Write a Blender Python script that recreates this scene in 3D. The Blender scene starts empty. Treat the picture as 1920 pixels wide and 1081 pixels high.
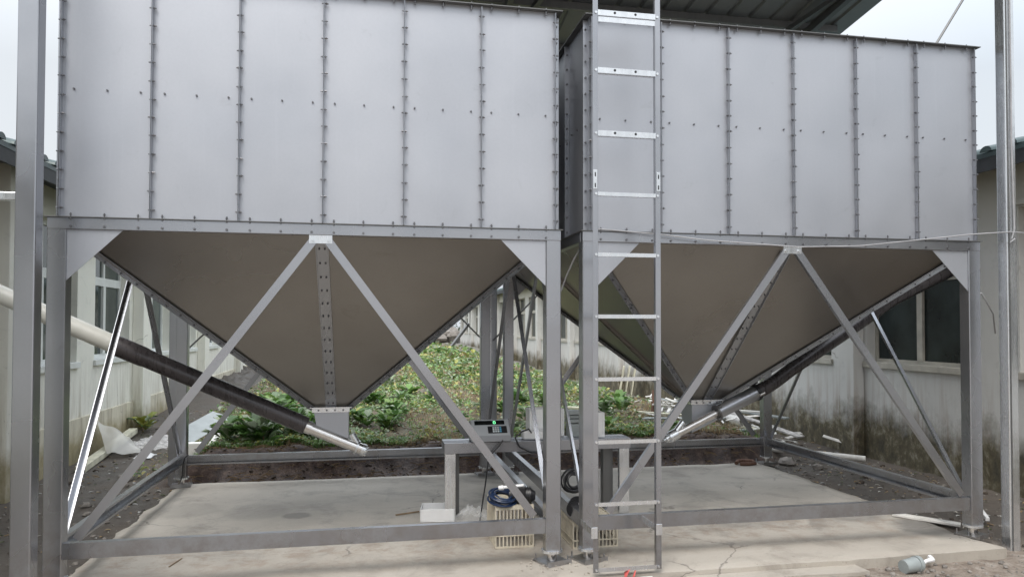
import bpy, math, random
from mathutils import Vector, Matrix, noise
rnd = random.Random(7)
S = bpy.context.scene
COL = S.collection
V = Vector

# ------------------------------------------------------------------ camera
def cam_setup():
    yaw, pitch, roll = 0.20373, 0.02385, 0.00097
    cy, sy = math.cos(yaw), math.sin(yaw)
    f = V((sy*math.cos(pitch), cy*math.cos(pitch), math.sin(pitch)))
    r = V((cy, -sy, 0)); u = r.cross(f)
    c, s = math.cos(roll), math.sin(roll)
    r2 = c*r + s*u; u2 = -s*r + c*u
    cd = bpy.data.cameras.new('camera'); co = bpy.data.objects.new('camera', cd); COL.objects.link(co)
    m = Matrix(((r2.x, u2.x, -f.x, 1.90602), (r2.y, u2.y, -f.y, -5.08951), (r2.z, u2.z, -f.z, 1.6), (0, 0, 0, 1)))
    co.matrix_world = m
    cd.sensor_width = 36; cd.lens = 36*1442.7/1920
    cd.shift_x = -(993.9-960)/1920; cd.shift_y = (577.1-540.5)/1920
    cd.clip_start = 0.05; cd.clip_end = 1000
    S.camera = co
cam_setup()

# ------------------------------------------------------------------ world, sun, exposure
SUN_EL, SUN_AZ = 55, 205          # azimuth: degrees clockwise from +y (sun behind the camera, veiled)
w = bpy.data.worlds.new('World'); S.world = w; w.use_nodes = True
nt = w.node_tree; nt.nodes.clear()
out = nt.nodes.new('ShaderNodeOutputWorld'); bg = nt.nodes.new('ShaderNodeBackground')
sky = nt.nodes.new('ShaderNodeTexSky'); sky.sky_type = 'NISHITA'; sky.sun_disc = False
sky.sun_elevation = math.radians(SUN_EL); sky.sun_rotation = math.radians(SUN_AZ)
sky.dust_density = 6; sky.air_density = 1.5
mix = nt.nodes.new('ShaderNodeMix'); mix.data_type = 'RGBA'; mix.inputs[0].default_value = 0.86
cn_ = nt.nodes.new('ShaderNodeTexNoise'); cn_.inputs['Scale'].default_value = 2.2; cn_.inputs['Detail'].default_value = 4
cr_ = nt.nodes.new('ShaderNodeValToRGB'); cr_.color_ramp.elements[0].position = .35; cr_.color_ramp.elements[1].position = .7
cr_.color_ramp.elements[0].color = (.84, .915, 1, 1); cr_.color_ramp.elements[1].color = (.95, .975, 1, 1)
ct_ = nt.nodes.new('ShaderNodeTexCoord'); nt.links.new(ct_.outputs['Generated'], cn_.inputs['Vector']); nt.links.new(cn_.outputs['Fac'], cr_.inputs[0])
cs_ = nt.nodes.new('ShaderNodeVectorMath'); cs_.operation = 'SCALE'; cs_.inputs['Scale'].default_value = 8.3; nt.links.new(cr_.outputs[0], cs_.inputs[0])
nt.links.new(sky.outputs[0], mix.inputs[6]); nt.links.new(cs_.outputs[0], mix.inputs[7]);   # cloud layer
# an overcast dome is about three times brighter overhead than at the horizon
tc_ = nt.nodes.new('ShaderNodeTexCoord'); sp_ = nt.nodes.new('ShaderNodeSeparateXYZ'); mr_ = nt.nodes.new('ShaderNodeMapRange')
nt.links.new(tc_.outputs['Generated'], sp_.inputs[0]); nt.links.new(sp_.outputs[2], mr_.inputs[0])
mr_.inputs[1].default_value = 0.28; mr_.inputs[2].default_value = 1.0; mr_.inputs[3].default_value = 1.0; mr_.inputs[4].default_value = 3.3
ml_ = nt.nodes.new('ShaderNodeVectorMath'); ml_.operation = 'SCALE'
nt.links.new(mix.outputs[2], ml_.inputs[0]); nt.links.new(mr_.outputs[0], ml_.inputs['Scale'])
nt.links.new(ml_.outputs[0], bg.inputs[0]); bg.inputs[1].default_value = 0.085
nt.links.new(bg.outputs[0], out.inputs[0])
sd = bpy.data.lights.new('sun', 'SUN'); sd.energy = 1.15; sd.angle = math.radians(25); sd.color = (1, .97, .93)
so = bpy.data.objects.new('sun', sd); COL.objects.link(so)
az = math.radians(SUN_AZ); el = math.radians(SUN_EL)
to_sun = V((math.sin(az)*math.cos(el), math.cos(az)*math.cos(el), math.sin(el)))
so.rotation_euler = to_sun.to_track_quat('Z', 'Y').to_euler(); so.location = (0, -8, 12)
S.view_settings.view_transform = 'Standard'; S.view_settings.look = 'None'
S.view_settings.exposure = 0.47; S.view_settings.gamma = 1
S.render.engine = 'CYCLES'

# ------------------------------------------------------------------ materials
def newmat(name):
    m = bpy.data.materials.new(name); m.use_nodes = True
    n = m.node_tree.nodes; b = n['Principled BSDF']
    return m, m.node_tree, b
def N(t, kind, **kw):
    n = t.nodes.new(kind)
    for k, v in kw.items(): setattr(n, k, v)
    return n
def coords(t, space='Object', scale=(1, 1, 1), rand=False):
    tc = N(t, 'ShaderNodeTexCoord'); mp = N(t, 'ShaderNodeMapping'); mp.inputs['Scale'].default_value = scale
    if space == 'World':
        g = N(t, 'ShaderNodeNewGeometry'); t.links.new(g.outputs['Position'], mp.inputs[0])
    else: t.links.new(tc.outputs['Object'], mp.inputs[0])
    if rand:
        oi = N(t, 'ShaderNodeObjectInfo'); mu = N(t, 'ShaderNodeMath', operation='MULTIPLY'); mu.inputs[1].default_value = 37
        t.links.new(oi.outputs['Random'], mu.inputs[0]); t.links.new(mu.outputs[0], mp.inputs['Location'])
    return mp.outputs[0]
def tnoise(t, vec, scale, detail=4, rough=.55, dist=0):
    n = N(t, 'ShaderNodeTexNoise'); n.inputs['Scale'].default_value = scale; n.inputs['Detail'].default_value = detail
    n.inputs['Roughness'].default_value = rough; n.inputs['Distortion'].default_value = dist
    t.links.new(vec, n.inputs['Vector']); return n.outputs['Fac']
def ramp(t, fac, stops):
    r = N(t, 'ShaderNodeValToRGB'); e = r.color_ramp.elements
    while len(e) < len(stops): e.new(.5)
    for i, (p, c) in enumerate(stops):
        e[i].position = p; e[i].color = (*c, 1) if len(c) == 3 else c
    t.links.new(fac, r.inputs[0]); return r.outputs[0]
def rng(t, fac, a, b, c, d):
    m = N(t, 'ShaderNodeMapRange'); t.links.new(fac, m.inputs[0])
    for i, v in enumerate((a, b, c, d)): m.inputs[i+1].default_value = v
    return m.outputs[0]
def mixc(t, fac, a, b, mode='MIX'):
    m = N(t, 'ShaderNodeMix', data_type='RGBA', blend_type=mode)
    if isinstance(fac, float): m.inputs[0].default_value = fac
    else: t.links.new(fac, m.inputs[0])
    for i, v in ((6, a), (7, b)):
        if isinstance(v, tuple): m.inputs[i].default_value = (*v, 1)
        else: t.links.new(v, m.inputs[i])
    return m.outputs[2]
def math2(t, op, a, b):
    m = N(t, 'ShaderNodeMath', operation=op)
    for i, v in ((0, a), (1, b)):
        if isinstance(v, (int, float)): m.inputs[i].default_value = v
        else: t.links.new(v, m.inputs[i])
    m.use_clamp = True
    return m.outputs[0]
def bump(t, b, h, strength=.3, dist=.01):
    n = N(t, 'ShaderNodeBump'); n.inputs['Strength'].default_value = strength; n.inputs['Distance'].default_value = dist
    t.links.new(h, n.inputs['Height']); t.links.new(n.outputs[0], b.inputs['Normal'])

def metal(name, c0, c1, metallic=.75, r0=.3, r1=.45, bscale=1.3, bstr=.25, streak=True, spec=None):
    m, t, b = newmat(name)
    vo = coords(t, 'Object', rand=True)
    vs = coords(t, 'Object', (9, 9, .7), rand=True)
    n1 = tnoise(t, vo, 1.4, 3); n2 = tnoise(t, vs, 3, 4); n3 = tnoise(t, vo, 60, 2)
    k = math2(t, 'ADD', math2(t, 'MULTIPLY', n1, .5), math2(t, 'MULTIPLY', n2, .5)) if streak else n1
    c = ramp(t, k, [(.3, c0), (.7, c1)])
    c = mixc(t, rng(t, n3, .3, .7, 0, .06), c, (c0[0]*.6, c0[1]*.6, c0[2]*.6))
    t.links.new(c, b.inputs['Base Color']); b.inputs['Metallic'].default_value = metallic
    t.links.new(rng(t, n2 if streak else n1, .3, .7, r0, r1), b.inputs['Roughness'])
    scuff = rng(t, tnoise(t, vo, 4.5, 8, .75, .8), .60, .72, 0, .22)
    c = mixc(t, scuff, c, (c0[0]*.62, c0[1]*.60, c0[2]*.58)); t.links.new(c, b.inputs['Base Color'])
    if name == 'galvanised_steel':
        sz = N(t, 'ShaderNodeSeparateXYZ'); gg = N(t, 'ShaderNodeNewGeometry'); t.links.new(gg.outputs['Position'], sz.inputs[0])
        mdn = math2(t, 'MULTIPLY', rng(t, sz.outputs[2], .55, .0, .0, 1), rng(t, tnoise(t, vo, 7, 7, .75), .42, .62, 0, 1))
        c = mixc(t, math2(t, 'MULTIPLY', mdn, .6), c, (.22, .18, .14))
        rs = math2(t, 'MULTIPLY', rng(t, tnoise(t, vo, 11, 6, .8), .70, .76, 0, .5), 1.0)
        c = mixc(t, rs, c, (.22, .12, .07)); t.links.new(c, b.inputs['Base Color'])
    if name == 'galvanised_sheet':
        dr = rng(t, tnoise(t, coords(t, 'Object', (14, 14, .35), rand=True), 1.6, 6, .7), .58, .74, 0, .12)
        c = mixc(t, dr, c, (c1[0]*1.25, c1[1]*1.25, c1[2]*1.25)); t.links.new(c, b.inputs['Base Color'])
    bump(t, b, tnoise(t, vo, bscale, 2), bstr, .02)
    return m
M = {}
M['sheet'] = metal('galvanised_sheet', (.42, .435, .47), (.465, .48, .515), .6, .38, .48, 1.2, .15, streak=False)
M['steel'] = metal('galvanised_steel', (.36, .37, .395), (.42, .43, .455), .85, .22, .34, 3, .1, streak=False)
M['bright'] = metal('bright_zinc', (.68, .70, .72), (.80, .82, .84), .85, .18, .32, 6, .15)
M['dull'] = metal('dull_steel', (.15, .15, .15), (.22, .22, .215), .7, .4, .55, 3, .15)
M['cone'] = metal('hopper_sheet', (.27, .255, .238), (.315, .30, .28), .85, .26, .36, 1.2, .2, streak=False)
M['chrome'] = metal('stainless_tube', (.62, .60, .58), (.78, .76, .74), .95, .15, .28, 8, .2)
M['bolt'] = metal('bolt_zinc', (.14, .14, .15), (.26, .26, .27), .8, .35, .5, 20, .1)
M['roofsheet'] = metal('dark_roof_sheet', (.21, .215, .215), (.28, .285, .285), .3, .4, .55, 3, .1)
M['tube_dark'] = metal('dark_rubber', (.045, .040, .042), (.085, .076, .078), .2, .22, .36, 4, .2)
M['rust'] = metal('rusty_metal', (.10, .05, .035), (.22, .12, .08), .2, .6, .8, 20, .4)

def plain(name, col, rough=.5, var=.12, scale=8, metallic=0, bstr=.1, alpha=None, trans=0):
    m, t, b = newmat(name); vo = coords(t, 'Object', rand=True); n = tnoise(t, vo, scale, 5)
    lo = tuple(max(0, c*(1-var)) for c in col); hi = tuple(min(1, c*(1+var)) for c in col)
    t.links.new(ramp(t, n, [(.3, lo), (.7, hi)]), b.inputs['Base Color'])
    b.inputs['Roughness'].default_value = rough; b.inputs['Metallic'].default_value = metallic
    if trans: b.inputs['Transmission Weight'].default_value = trans; b.inputs['IOR'].default_value = 1.1
    if alpha: b.inputs['Alpha'].default_value = alpha
    bump(t, b, tnoise(t, vo, scale*4, 3), bstr, .01)
    return m
M['pvc'] = plain('grey_white_pvc', (.60, .60, .55), .35, .1, 5)
M['pvcwhite'] = plain('dirty_white_pvc', (.72, .70, .66), .4, .18, 9)
M['white'] = plain('white_plastic', (.80, .80, .80), .4, .04)
M['foam'] = plain('white_foam', (.90, .90, .89), .8, .03)
M['cream'] = plain('cream_crate', (.55, .50, .40), .5, .2, 15)
M['board'] = plain('cream_board', (.58, .56, .44), .6, .25, 6)
M['cable'] = plain('black_cable', (.02, .02, .022), .4)
M['bluecable'] = plain('blue_cable', (.015, .03, .075), .3)
M['black'] = plain('black_plastic', (.018, .018, .02), .4)
M['greycase'] = plain('grey_case', (.30, .31, .33), .4, .04)
M['greypanel'] = plain('grey_keypanel', (.44, .46, .48), .4, .03)
M['display'] = plain('display_black', (.008, .01, .01), .12)
M['key'] = plain('pale_key', (.60, .66, .68), .4)
M['bluekey'] = plain('blue_key', (.12, .40, .60), .4)
M['frame'] = plain('white_window_frame', (.72, .74, .72), .4, .08, 4)
M['glass'] = plain('dark_window_glass', (.045, .062, .058), .06, .5, 1.2)
M['oldframe'] = plain('weathered_frame', (.42, .40, .35), .6, .2, 6)
M['glassdark'] = plain('dusty_dark_glass', (.022, .030, .030), .22, .6, 2)
M['glassdark'].node_tree.nodes['Principled BSDF'].inputs['Specular IOR Level'].default_value = .25
M['grey'] = plain('grey_plastic', (.30, .33, .33), .35)
M['rock'] = plain('grey_rock', (.22, .20, .18), .85, .35, 14, bstr=.6)
M['clod'] = plain('soil_clod', (.070, .054, .042), .95, .5, 14, bstr=.6)
M['brown'] = plain('brown_brick', (.26, .15, .10), .85, .35, 12, bstr=.5)
M['cord'] = plain('white_cord', (.36, .36, .37), .5)
M['rag'] = plain('pale_rag', (.50, .48, .46), .9, .4, 18, bstr=.6)
M['twig'] = plain('dry_twig', (.24, .17, .10), .9, .3, 10)
M['red'] = plain('red_paper', (.55, .10, .09), .6)
M['bark'] = plain('bark', (.10, .075, .05), .9, .3, 20, bstr=.6)
m, t, b = newmat('clear_film'); b.inputs['Base Color'].default_value = (.85, .86, .86, 1); b.inputs['Roughness'].default_value = .12
b.inputs['Alpha'].default_value = .22; M['film'] = m
m, t, b = newmat('milky_film'); b.inputs['Base Color'].default_value = (.62, .60, .55, 1); b.inputs['Roughness'].default_value = .4
b.inputs['Alpha'].default_value = .62; M['milky'] = m
m, t, b = newmat('green_digit'); b.inputs['Emission Color'].default_value = (.12, 1, .35, 1); b.inputs['Emission Strength'].default_value = 1.6
M['digit'] = m

def wallmat(name, top, mid, mould, streakcol, mouldh, mouldgain):
    m, t, b = newmat(name)
    g = N(t, 'ShaderNodeNewGeometry'); sx = N(t, 'ShaderNodeSeparateXYZ'); t.links.new(g.outputs['Position'], sx.inputs[0])
    pw = coords(t, 'World'); ps = coords(t, 'World', (5, 5, .45)); z = sx.outputs[2]
    big = tnoise(t, pw, .9, 5); st = tnoise(t, ps, 2.2, 6, .65); fine = tnoise(t, coords(t, 'World', (1, 1, .8)), 5, 9, .78, .3); med = tnoise(t, coords(t, 'World', (1, 1, .7)), 1.6, 9, .72, .2)
    c = ramp(t, big, [(.3, tuple(v*.90 for v in mid)), (.7, mid)])
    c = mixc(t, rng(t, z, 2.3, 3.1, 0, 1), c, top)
    zz = math2(t, 'MULTIPLY', rng(t, z, 1.25, .3, 0, 1), rng(t, st, .46, .66, 0, 1))
    c = mixc(t, math2(t, 'MULTIPLY', zz, .75), c, streakcol)
    c = mixc(t, rng(t, tnoise(t, pw, 2.4, 8, .7, 1), .56, .70, 0, .45), c, tuple(v*.66 for v in mid))
    base = rng(t, z, mouldh, mouldh*.25, -.30, .42)
    base = math2(t, 'ADD', base, 0)
    k = N(t, 'ShaderNodeMath', operation='ADD'); t.links.new(rng(t, z, mouldh, mouldh*.2, -.30, .34), k.inputs[0]); t.links.new(med, k.inputs[1])
    mk = rng(t, k.outputs[0], .44, .72, 0, mouldgain)
    mc = ramp(t, fine, [(.35, mould[0]), (.52, mould[1]), (.68, mould[2])])
    c = mixc(t, mk, c, mc)
    sp = rng(t, tnoise(t, pw, 26, 3, .7), .66, .74, 0, .5)
    c = mixc(t, math2(t, 'MULTIPLY', sp, rng(t, z, 1.7, .4, .1, 1)), c, (.10, .09, .07))
    # hair cracks
    vo = N(t, 'ShaderNodeTexVoronoi', feature='DISTANCE_TO_EDGE'); vo.inputs['Scale'].default_value = .8
    wv = N(t, 'ShaderNodeMix', data_type='VECTOR'); nn = N(t, 'ShaderNodeTexNoise'); nn.inputs['Scale'].default_value = 2.2; nn.inputs['Detail'].default_value = 5
    t.links.new(pw, nn.inputs['Vector']); wv.inputs[0].default_value = .35
    t.links.new(pw, wv.inputs[4]); t.links.new(nn.outputs['Color'], wv.inputs[5]); t.links.new(wv.outputs[1], vo.inputs['Vector'])
    cr = rng(t, vo.outputs['Distance'], .001, .005, .5, 0)
    c = mixc(t, math2(t, 'MULTIPLY', cr, rng(t, big, .56, .60, 0, 1)), c, (.12, .10, .08))
    t.links.new(c, b.inputs['Base Color']); b.inputs['Roughness'].default_value = .85
    bump(t, b, math2(t, 'ADD', math2(t, 'MULTIPLY', fine, .6), math2(t, 'MULTIPLY', med, .4)), .35, .012)
    return m
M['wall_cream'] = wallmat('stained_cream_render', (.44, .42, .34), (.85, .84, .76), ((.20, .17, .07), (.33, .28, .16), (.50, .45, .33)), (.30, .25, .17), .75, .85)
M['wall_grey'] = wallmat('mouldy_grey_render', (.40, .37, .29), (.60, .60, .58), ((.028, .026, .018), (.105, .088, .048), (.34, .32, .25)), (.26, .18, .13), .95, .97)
M['wall_plinth'] = wallmat('stained_plinth', (.3, .28, .2), (.66, .62, .50), ((.14, .12, .045), (.27, .22, .10), (.42, .36, .24)), (.22, .17, .11), .55, .8)
M['tile'] = metal('dark_green_tile', (.035, .06, .062), (.08, .125, .125), .1, .3, .5, 8, .2)

# ground
def groundmat():
    m, t, b = newmat('ground_soil')
    g = N(t, 'ShaderNodeNewGeometry'); sx = N(t, 'ShaderNodeSeparateXYZ'); t.links.new(g.outputs['Position'], sx.inputs[0])
    X, Y, Z = sx.outputs
    pw = coords(t, 'World'); n1 = tnoise(t, pw, 1.1, 6); n2 = tnoise(t, pw, 9, 6, .7); n3 = tnoise(t, pw, 45, 4, .7)
    mud = ramp(t, n1, [(.35, (.060, .051, .042)), (.65, (.125, .106, .088))])
    mud = mixc(t, rng(t, n2, .5, .72, 0, .6), mud, (.045, .036, .028))
    gravel = ramp(t, n2, [(.30, (.11, .085, .065)), (.5, (.24, .20, .165)), (.7, (.36, .325, .285))])
    gravel = mixc(t, rng(t, n3, .52, .66, 0, .6), gravel, (.13, .085, .06))
    soil = ramp(t, n2, [(.35, (.060, .050, .030)), (.55, (.13, .105, .06)), (.75, (.28, .22, .13))])
    red = ramp(t, n2, [(.32, (.018, .011, .009)), (.52, (.058, .034, .026)), (.70, (.15, .105, .078))])
    path = ramp(t, n2, [(.3, (.10, .095, .080)), (.7, (.27, .26, .225))])
    def edge(v, a, bb, wob=.25):
        k = N(t, 'ShaderNodeMath', operation='MULTIPLY_ADD'); t.links.new(n1, k.inputs[0]); k.inputs[1].default_value = wob; t.links.new(v, k.inputs[2])
        return rng(t, k.outputs[0], a, bb, 0, 1)
    c = mixc(t, edge(Y, -.05, .3), gravel, mud)
    c = mixc(t, math2(t, 'MULTIPLY', edge(X, 6.55, 6.8, .2), rng(t, Y, -1.2, -.4, 0, .0)), c, mud)
    inner = math2(t, 'MULTIPLY', rng(t, Y, 3.3, 3.42, 0, 1), math2(t, 'MULTIPLY', edge(X, -.15, .1, .3), rng(t, X, 6.9, 6.5, 0, 1)))
    c = mixc(t, inner, c, red)
    c = mixc(t, math2(t, 'MULTIPLY', rng(t, Y, 3.7, 3.95, 0, 1), math2(t, 'MULTIPLY', edge(X, -.5, .0, .5), rng(t, X, 7.0, 6.6, 0, 1))), c, soil)
    c = mixc(t, math2(t, 'MULTIPLY', rng(t, Y, 7, 10, 0, 1), edge(X, 6.7, 7.4, .6)), c, path)
    t.links.new(c, b.inputs['Base Color'])
    t.links.new(rng(t, n1, .35, .6, .45, .9), b.inputs['Roughness'])
    bump(t, b, math2(t, 'ADD', math2(t, 'MULTIPLY', n2, .6), math2(t, 'MULTIPLY', n3, .4)), .8, .03)
    return m
M['ground'] = groundmat()
def slabmat():
    m, t, b = newmat('concrete')
    g = N(t, 'ShaderNodeNewGeometry'); sx = N(t, 'ShaderNodeSeparateXYZ'); t.links.new(g.outputs['Position'], sx.inputs[0])
    X, Y, Z = sx.outputs
    pw = coords(t, 'World'); n1 = tnoise(t, pw, .8, 6, .6, .3); n2 = tnoise(t, pw, 6, 6, .7); n3 = tnoise(t, pw, 60, 4, .7); n4 = tnoise(t, coords(t, 'World', (1, 1, 1)), 2.3, 8, .75, .6)
    c = ramp(t, n1, [(.3, (.36, .332, .292)), (.5, (.45, .417, .367)), (.7, (.53, .495, .44))])
    c = mixc(t, rng(t, n4, .50, .66, 0, .75), c, (.22, .20, .175))
    c = mixc(t, rng(t, n4, .42, .30, 0, .5), c, (.50, .47, .42))
    c = mixc(t, rng(t, n3, .55, .75, 0, .4), c, (.20, .18, .155))
    k = N(t, 'ShaderNodeMath', operation='MULTIPLY_ADD'); t.links.new(n2, k.inputs[0]); k.inputs[1].default_value = .5; t.links.new(Y, k.inputs[2])
    c = mixc(t, rng(t, k.outputs[0], .9, .1, 0, .4), c, (.33, .285, .235))       # soil trodden on to the front strip
    c = mixc(t, math2(t, 'MULTIPLY', rng(t, k.outputs[0], .1, .9, 0, 1), math2(t, 'MULTIPLY', rng(t, k.outputs[0], 1.7, .9, 0, 1), rng(t, n2, .45, .62, 0, .55))), c, (.25, .18, .13))
    # damp patches that dried at these spots
    def patch(cx, cy, r, amt):
        nonlocal c
        cm = N(t, 'ShaderNodeCombineXYZ'); t.links.new(X, cm.inputs[0]); t.links.new(Y, cm.inputs[1])
        d = N(t, 'ShaderNodeVectorMath', operation='DISTANCE'); t.links.new(cm.outputs[0], d.inputs[0]); d.inputs[1].default_value = (cx, cy, 0)
        k = N(t, 'ShaderNodeMath', operation='MULTIPLY_ADD'); t.links.new(n4, k.inputs[0]); k.inputs[1].default_value = r*1.2; t.links.new(d.outputs['Value'], k.inputs[2])
        c = mixc(t, rng(t, k.outputs[0], r*1.65, r*1.35, 0, amt), c, (.15, .145, .135))
    patch(1.30, 1.72, .12, .6); patch(.95, 1.95, .30, .25); patch(3.25, 3.15, .3, .8); patch(.35, 2.1, .3, .25); patch(4.9, .9, .35, .3); patch(5.9, .9, .35, .5); patch(4.2, 2.9, .5, .3); patch(6.4, .3, .4, .7)
    vo = N(t, 'ShaderNodeTexVoronoi', feature='DISTANCE_TO_EDGE'); vo.inputs['Scale'].default_value = .55
    nn = N(t, 'ShaderNodeTexNoise'); nn.inputs['Scale'].default_value = 2.5; nn.inputs['Detail'].default_value = 6; t.links.new(pw, nn.inputs['Vector'])
    wv = N(t, 'ShaderNodeMix', data_type='VECTOR'); wv.inputs[0].default_value = .3; t.links.new(pw, wv.inputs[4]); t.links.new(nn.outputs['Color'], wv.inputs[5]); t.links.new(wv.outputs[1], vo.inputs['Vector'])
    c = mixc(t, math2(t, 'MULTIPLY', rng(t, vo.outputs['Distance'], .001, .004, .6, 0), rng(t, n1, .50, .56, 0, 1)), c, (.09, .08, .07))
    tw = tnoise(t, coords(t, 'World', (1.2, 9, 1)), 2.2, 6, .7, 1.2)
    c = mixc(t, rng(t, tw, .56, .70, 0, .35), c, (.50, .475, .43))
    c = mixc(t, rng(t, tnoise(t, pw, 14, 5, .8), .64, .70, 0, .6), c, (.16, .13, .10))
    t.links.new(c, b.inputs['Base Color']); t.links.new(rng(t, n4, .4, .7, .85, .6), b.inputs['Roughness'])
    bump(t, b, math2(t, 'ADD', math2(t, 'MULTIPLY', n2, .5), math2(t, 'MULTIPLY', n3, .5)), .35, .01)
    return m
M['concrete'] = slabmat()
def leafmat():
    m, t, b = newmat('leaves')
    a = N(t, 'ShaderNodeAttribute', attribute_name='col'); t.links.new(a.outputs['Color'], b.inputs['Base Color'])
    b.inputs['Roughness'].default_value = .45
    b.inputs['Subsurface Weight'].default_value = 0
    tr = N(t, 'ShaderNodeBsdfTranslucent'); t.links.new(a.outputs['Color'], tr.inputs[0])
    ms = N(t, 'ShaderNodeMixShader'); ms.inputs[0].default_value = .25
    o = t.nodes['Material Output']; t.links.new(b.outputs[0], ms.inputs[1]); t.links.new(tr.outputs[0], ms.inputs[2]); t.links.new(ms.outputs[0], o.inputs[0])
    return m
M['leaf'] = leafmat()

# ------------------------------------------------------------------ mesh helpers
class MB:
    def __init__(s): s.v = []; s.f = []; s.c = []
    def add(s, vs, fs, col=None):
        o = len(s.v); s.v += [tuple(p) for p in vs]; s.f += [tuple(i+o for i in f) for f in fs]
        if col is not None: s.c += [col]*len(fs)
        return s
    def box(s, a, b):
        x0, y0, z0 = a; x1, y1, z1 = b
        return s.add([(x0,y0,z0),(x1,y0,z0),(x1,y1,z0),(x0,y1,z0),(x0,y0,z1),(x1,y0,z1),(x1,y1,z1),(x0,y1,z1)],
              [(0,3,2,1),(4,5,6,7),(0,1,5,4),(1,2,6,5),(2,3,7,6),(3,0,4,7)])
    def bar(s, p0, p1, w, h, up=(0, 0, 1)):      # w across, h along 'up'
        p0, p1 = V(p0), V(p1); d = (p1-p0).normalized(); u = V(up); sd = d.cross(u).normalized(); u = sd.cross(d).normalized()
        r = []
        for p in (p0, p1):
            for a, b in ((-1,-1),(1,-1),(1,1),(-1,1)): r.append(p+sd*a*w/2+u*b*h/2)
        return s.add(r, [(0,3,2,1),(4,5,6,7),(0,1,5,4),(1,2,6,5),(2,3,7,6),(3,0,4,7)])
    def cyl(s, p0, p1, r, n=12, r1=None, caps=True, hollow=0):
        p0, p1 = V(p0), V(p1); d = (p1-p0).normalized(); a = d.orthogonal().normalized(); b = d.cross(a)
        if r1 is None: r1 = r
        vs = []
        for p, rr in ((p0, r), (p1, r1)):
            for i in range(n):
                t = 2*math.pi*i/n; vs.append(p+(a*math.cos(t)+b*math.sin(t))*rr)
        fs = [(i, (i+1)%n, n+(i+1)%n, n+i) for i in range(n)]
        if caps: fs += [tuple(range(n-1, -1, -1)), tuple(range(n, 2*n))]
        return s.add(vs, fs)
    def tube(s, pts, r, n=8):
        pts = [V(p) for p in pts]; vs = []; fs = []; a = None
        for k, p in enumerate(pts):
            d = (pts[min(k+1, len(pts)-1)]-pts[max(k-1, 0)]).normalized()
            if a is None: a = d.orthogonal().normalized()
            a = (a-d*a.dot(d)).normalized(); b = d.cross(a)
            rr = r[k] if isinstance(r, list) else r
            for i in range(n):
                t = 2*math.pi*i/n; vs.append(p+(a*math.cos(t)+b*math.sin(t))*rr)
        for k in range(len(pts)-1):
            for i in range(n): fs.append((k*n+i, k*n+(i+1)%n, (k+1)*n+(i+1)%n, (k+1)*n+i))
        fs += [tuple(range(n-1, -1, -1)), tuple(range((len(pts)-1)*n, len(pts)*n))]
        return s.add(vs, fs)
    def prism(s, poly, d):                        # poly 3D points, extruded by vector d
        n = len(poly); d = V(d); vs = [V(p) for p in poly]+[V(p)+d for p in poly]
        return s.add(vs, [tuple(range(n-1, -1, -1)), tuple(range(n, 2*n))]+[(i, (i+1)%n, n+(i+1)%n, n+i) for i in range(n)])
    def rock(s, c, r, seed=0, sq=(1, 1, .7)):
        n, m = 9, 6; vs = []; fs = []
        for j in range(m+1):
            ph = math.pi*j/m
            for i in range(n):
                th = 2*math.pi*i/n; d = V((math.sin(ph)*math.cos(th), math.sin(ph)*math.sin(th), math.cos(ph)))
                k = 1+.45*noise.noise(d*1.6+V((seed*3.1, seed, 0)))+.2*noise.noise(d*4+V((seed, 0, seed)))
                vs.append(V(c)+V((d.x*sq[0], d.y*sq[1], d.z*sq[2]))*r*k)
        for j in range(m):
            for i in range(n): fs.append((j*n+i, (j+1)*n+i, (j+1)*n+(i+1)%n, j*n+(i+1)%n))
        return s.add(vs, fs)
    def build(s, name, mat, parent=None, smooth=False, bevel=0, **props):
        me = bpy.data.meshes.new(name); me.from_pydata(s.v, [], s.f); me.update()
        if smooth:
            me.polygons.foreach_set('use_smooth', [True]*len(me.polygons))
            if smooth != 'all': me.set_sharp_from_angle(angle=math.radians(40))
        if s.c:
            at = me.color_attributes.new('col', 'FLOAT_COLOR', 'CORNER'); buf = []
            for p, c in zip(me.polygons, s.c):
                for _ in range(p.loop_total): buf += [c[0], c[1], c[2], 1]
            at.data.foreach_set('color', buf)
        o = bpy.data.objects.new(name, me); COL.objects.link(o)
        me.materials.append(M[mat] if isinstance(mat, str) else mat)
        if parent: o.parent = parent
        if bevel:
            b = o.modifiers.new('bevel', 'BEVEL'); b.width = bevel; b.segments = 2; b.limit_method = 'ANGLE'; b.angle_limit = math.radians(50)
        for k, v in props.items(): o[k] = v
        return o
def thing(name, label, cat, loc=(0, 0, 0), rz=0, group=None):
    o = bpy.data.objects.new(name, None); COL.objects.link(o); o.location = loc; o.rotation_euler = (0, 0, rz)
    o.empty_display_size = .1
    o['label'] = label; o['category'] = cat
    if group: o['group'] = group
    return o
def tag(o, label, cat, group=None):
    o['label'] = label; o['category'] = cat
    if group: o['group'] = group
    return o
def copy_tree(o, parent=None):
    kids = list(o.children); c = o.copy(); COL.objects.link(c)
    if parent: c.parent = parent
    for k in kids: copy_tree(k, c)
    return c

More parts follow.
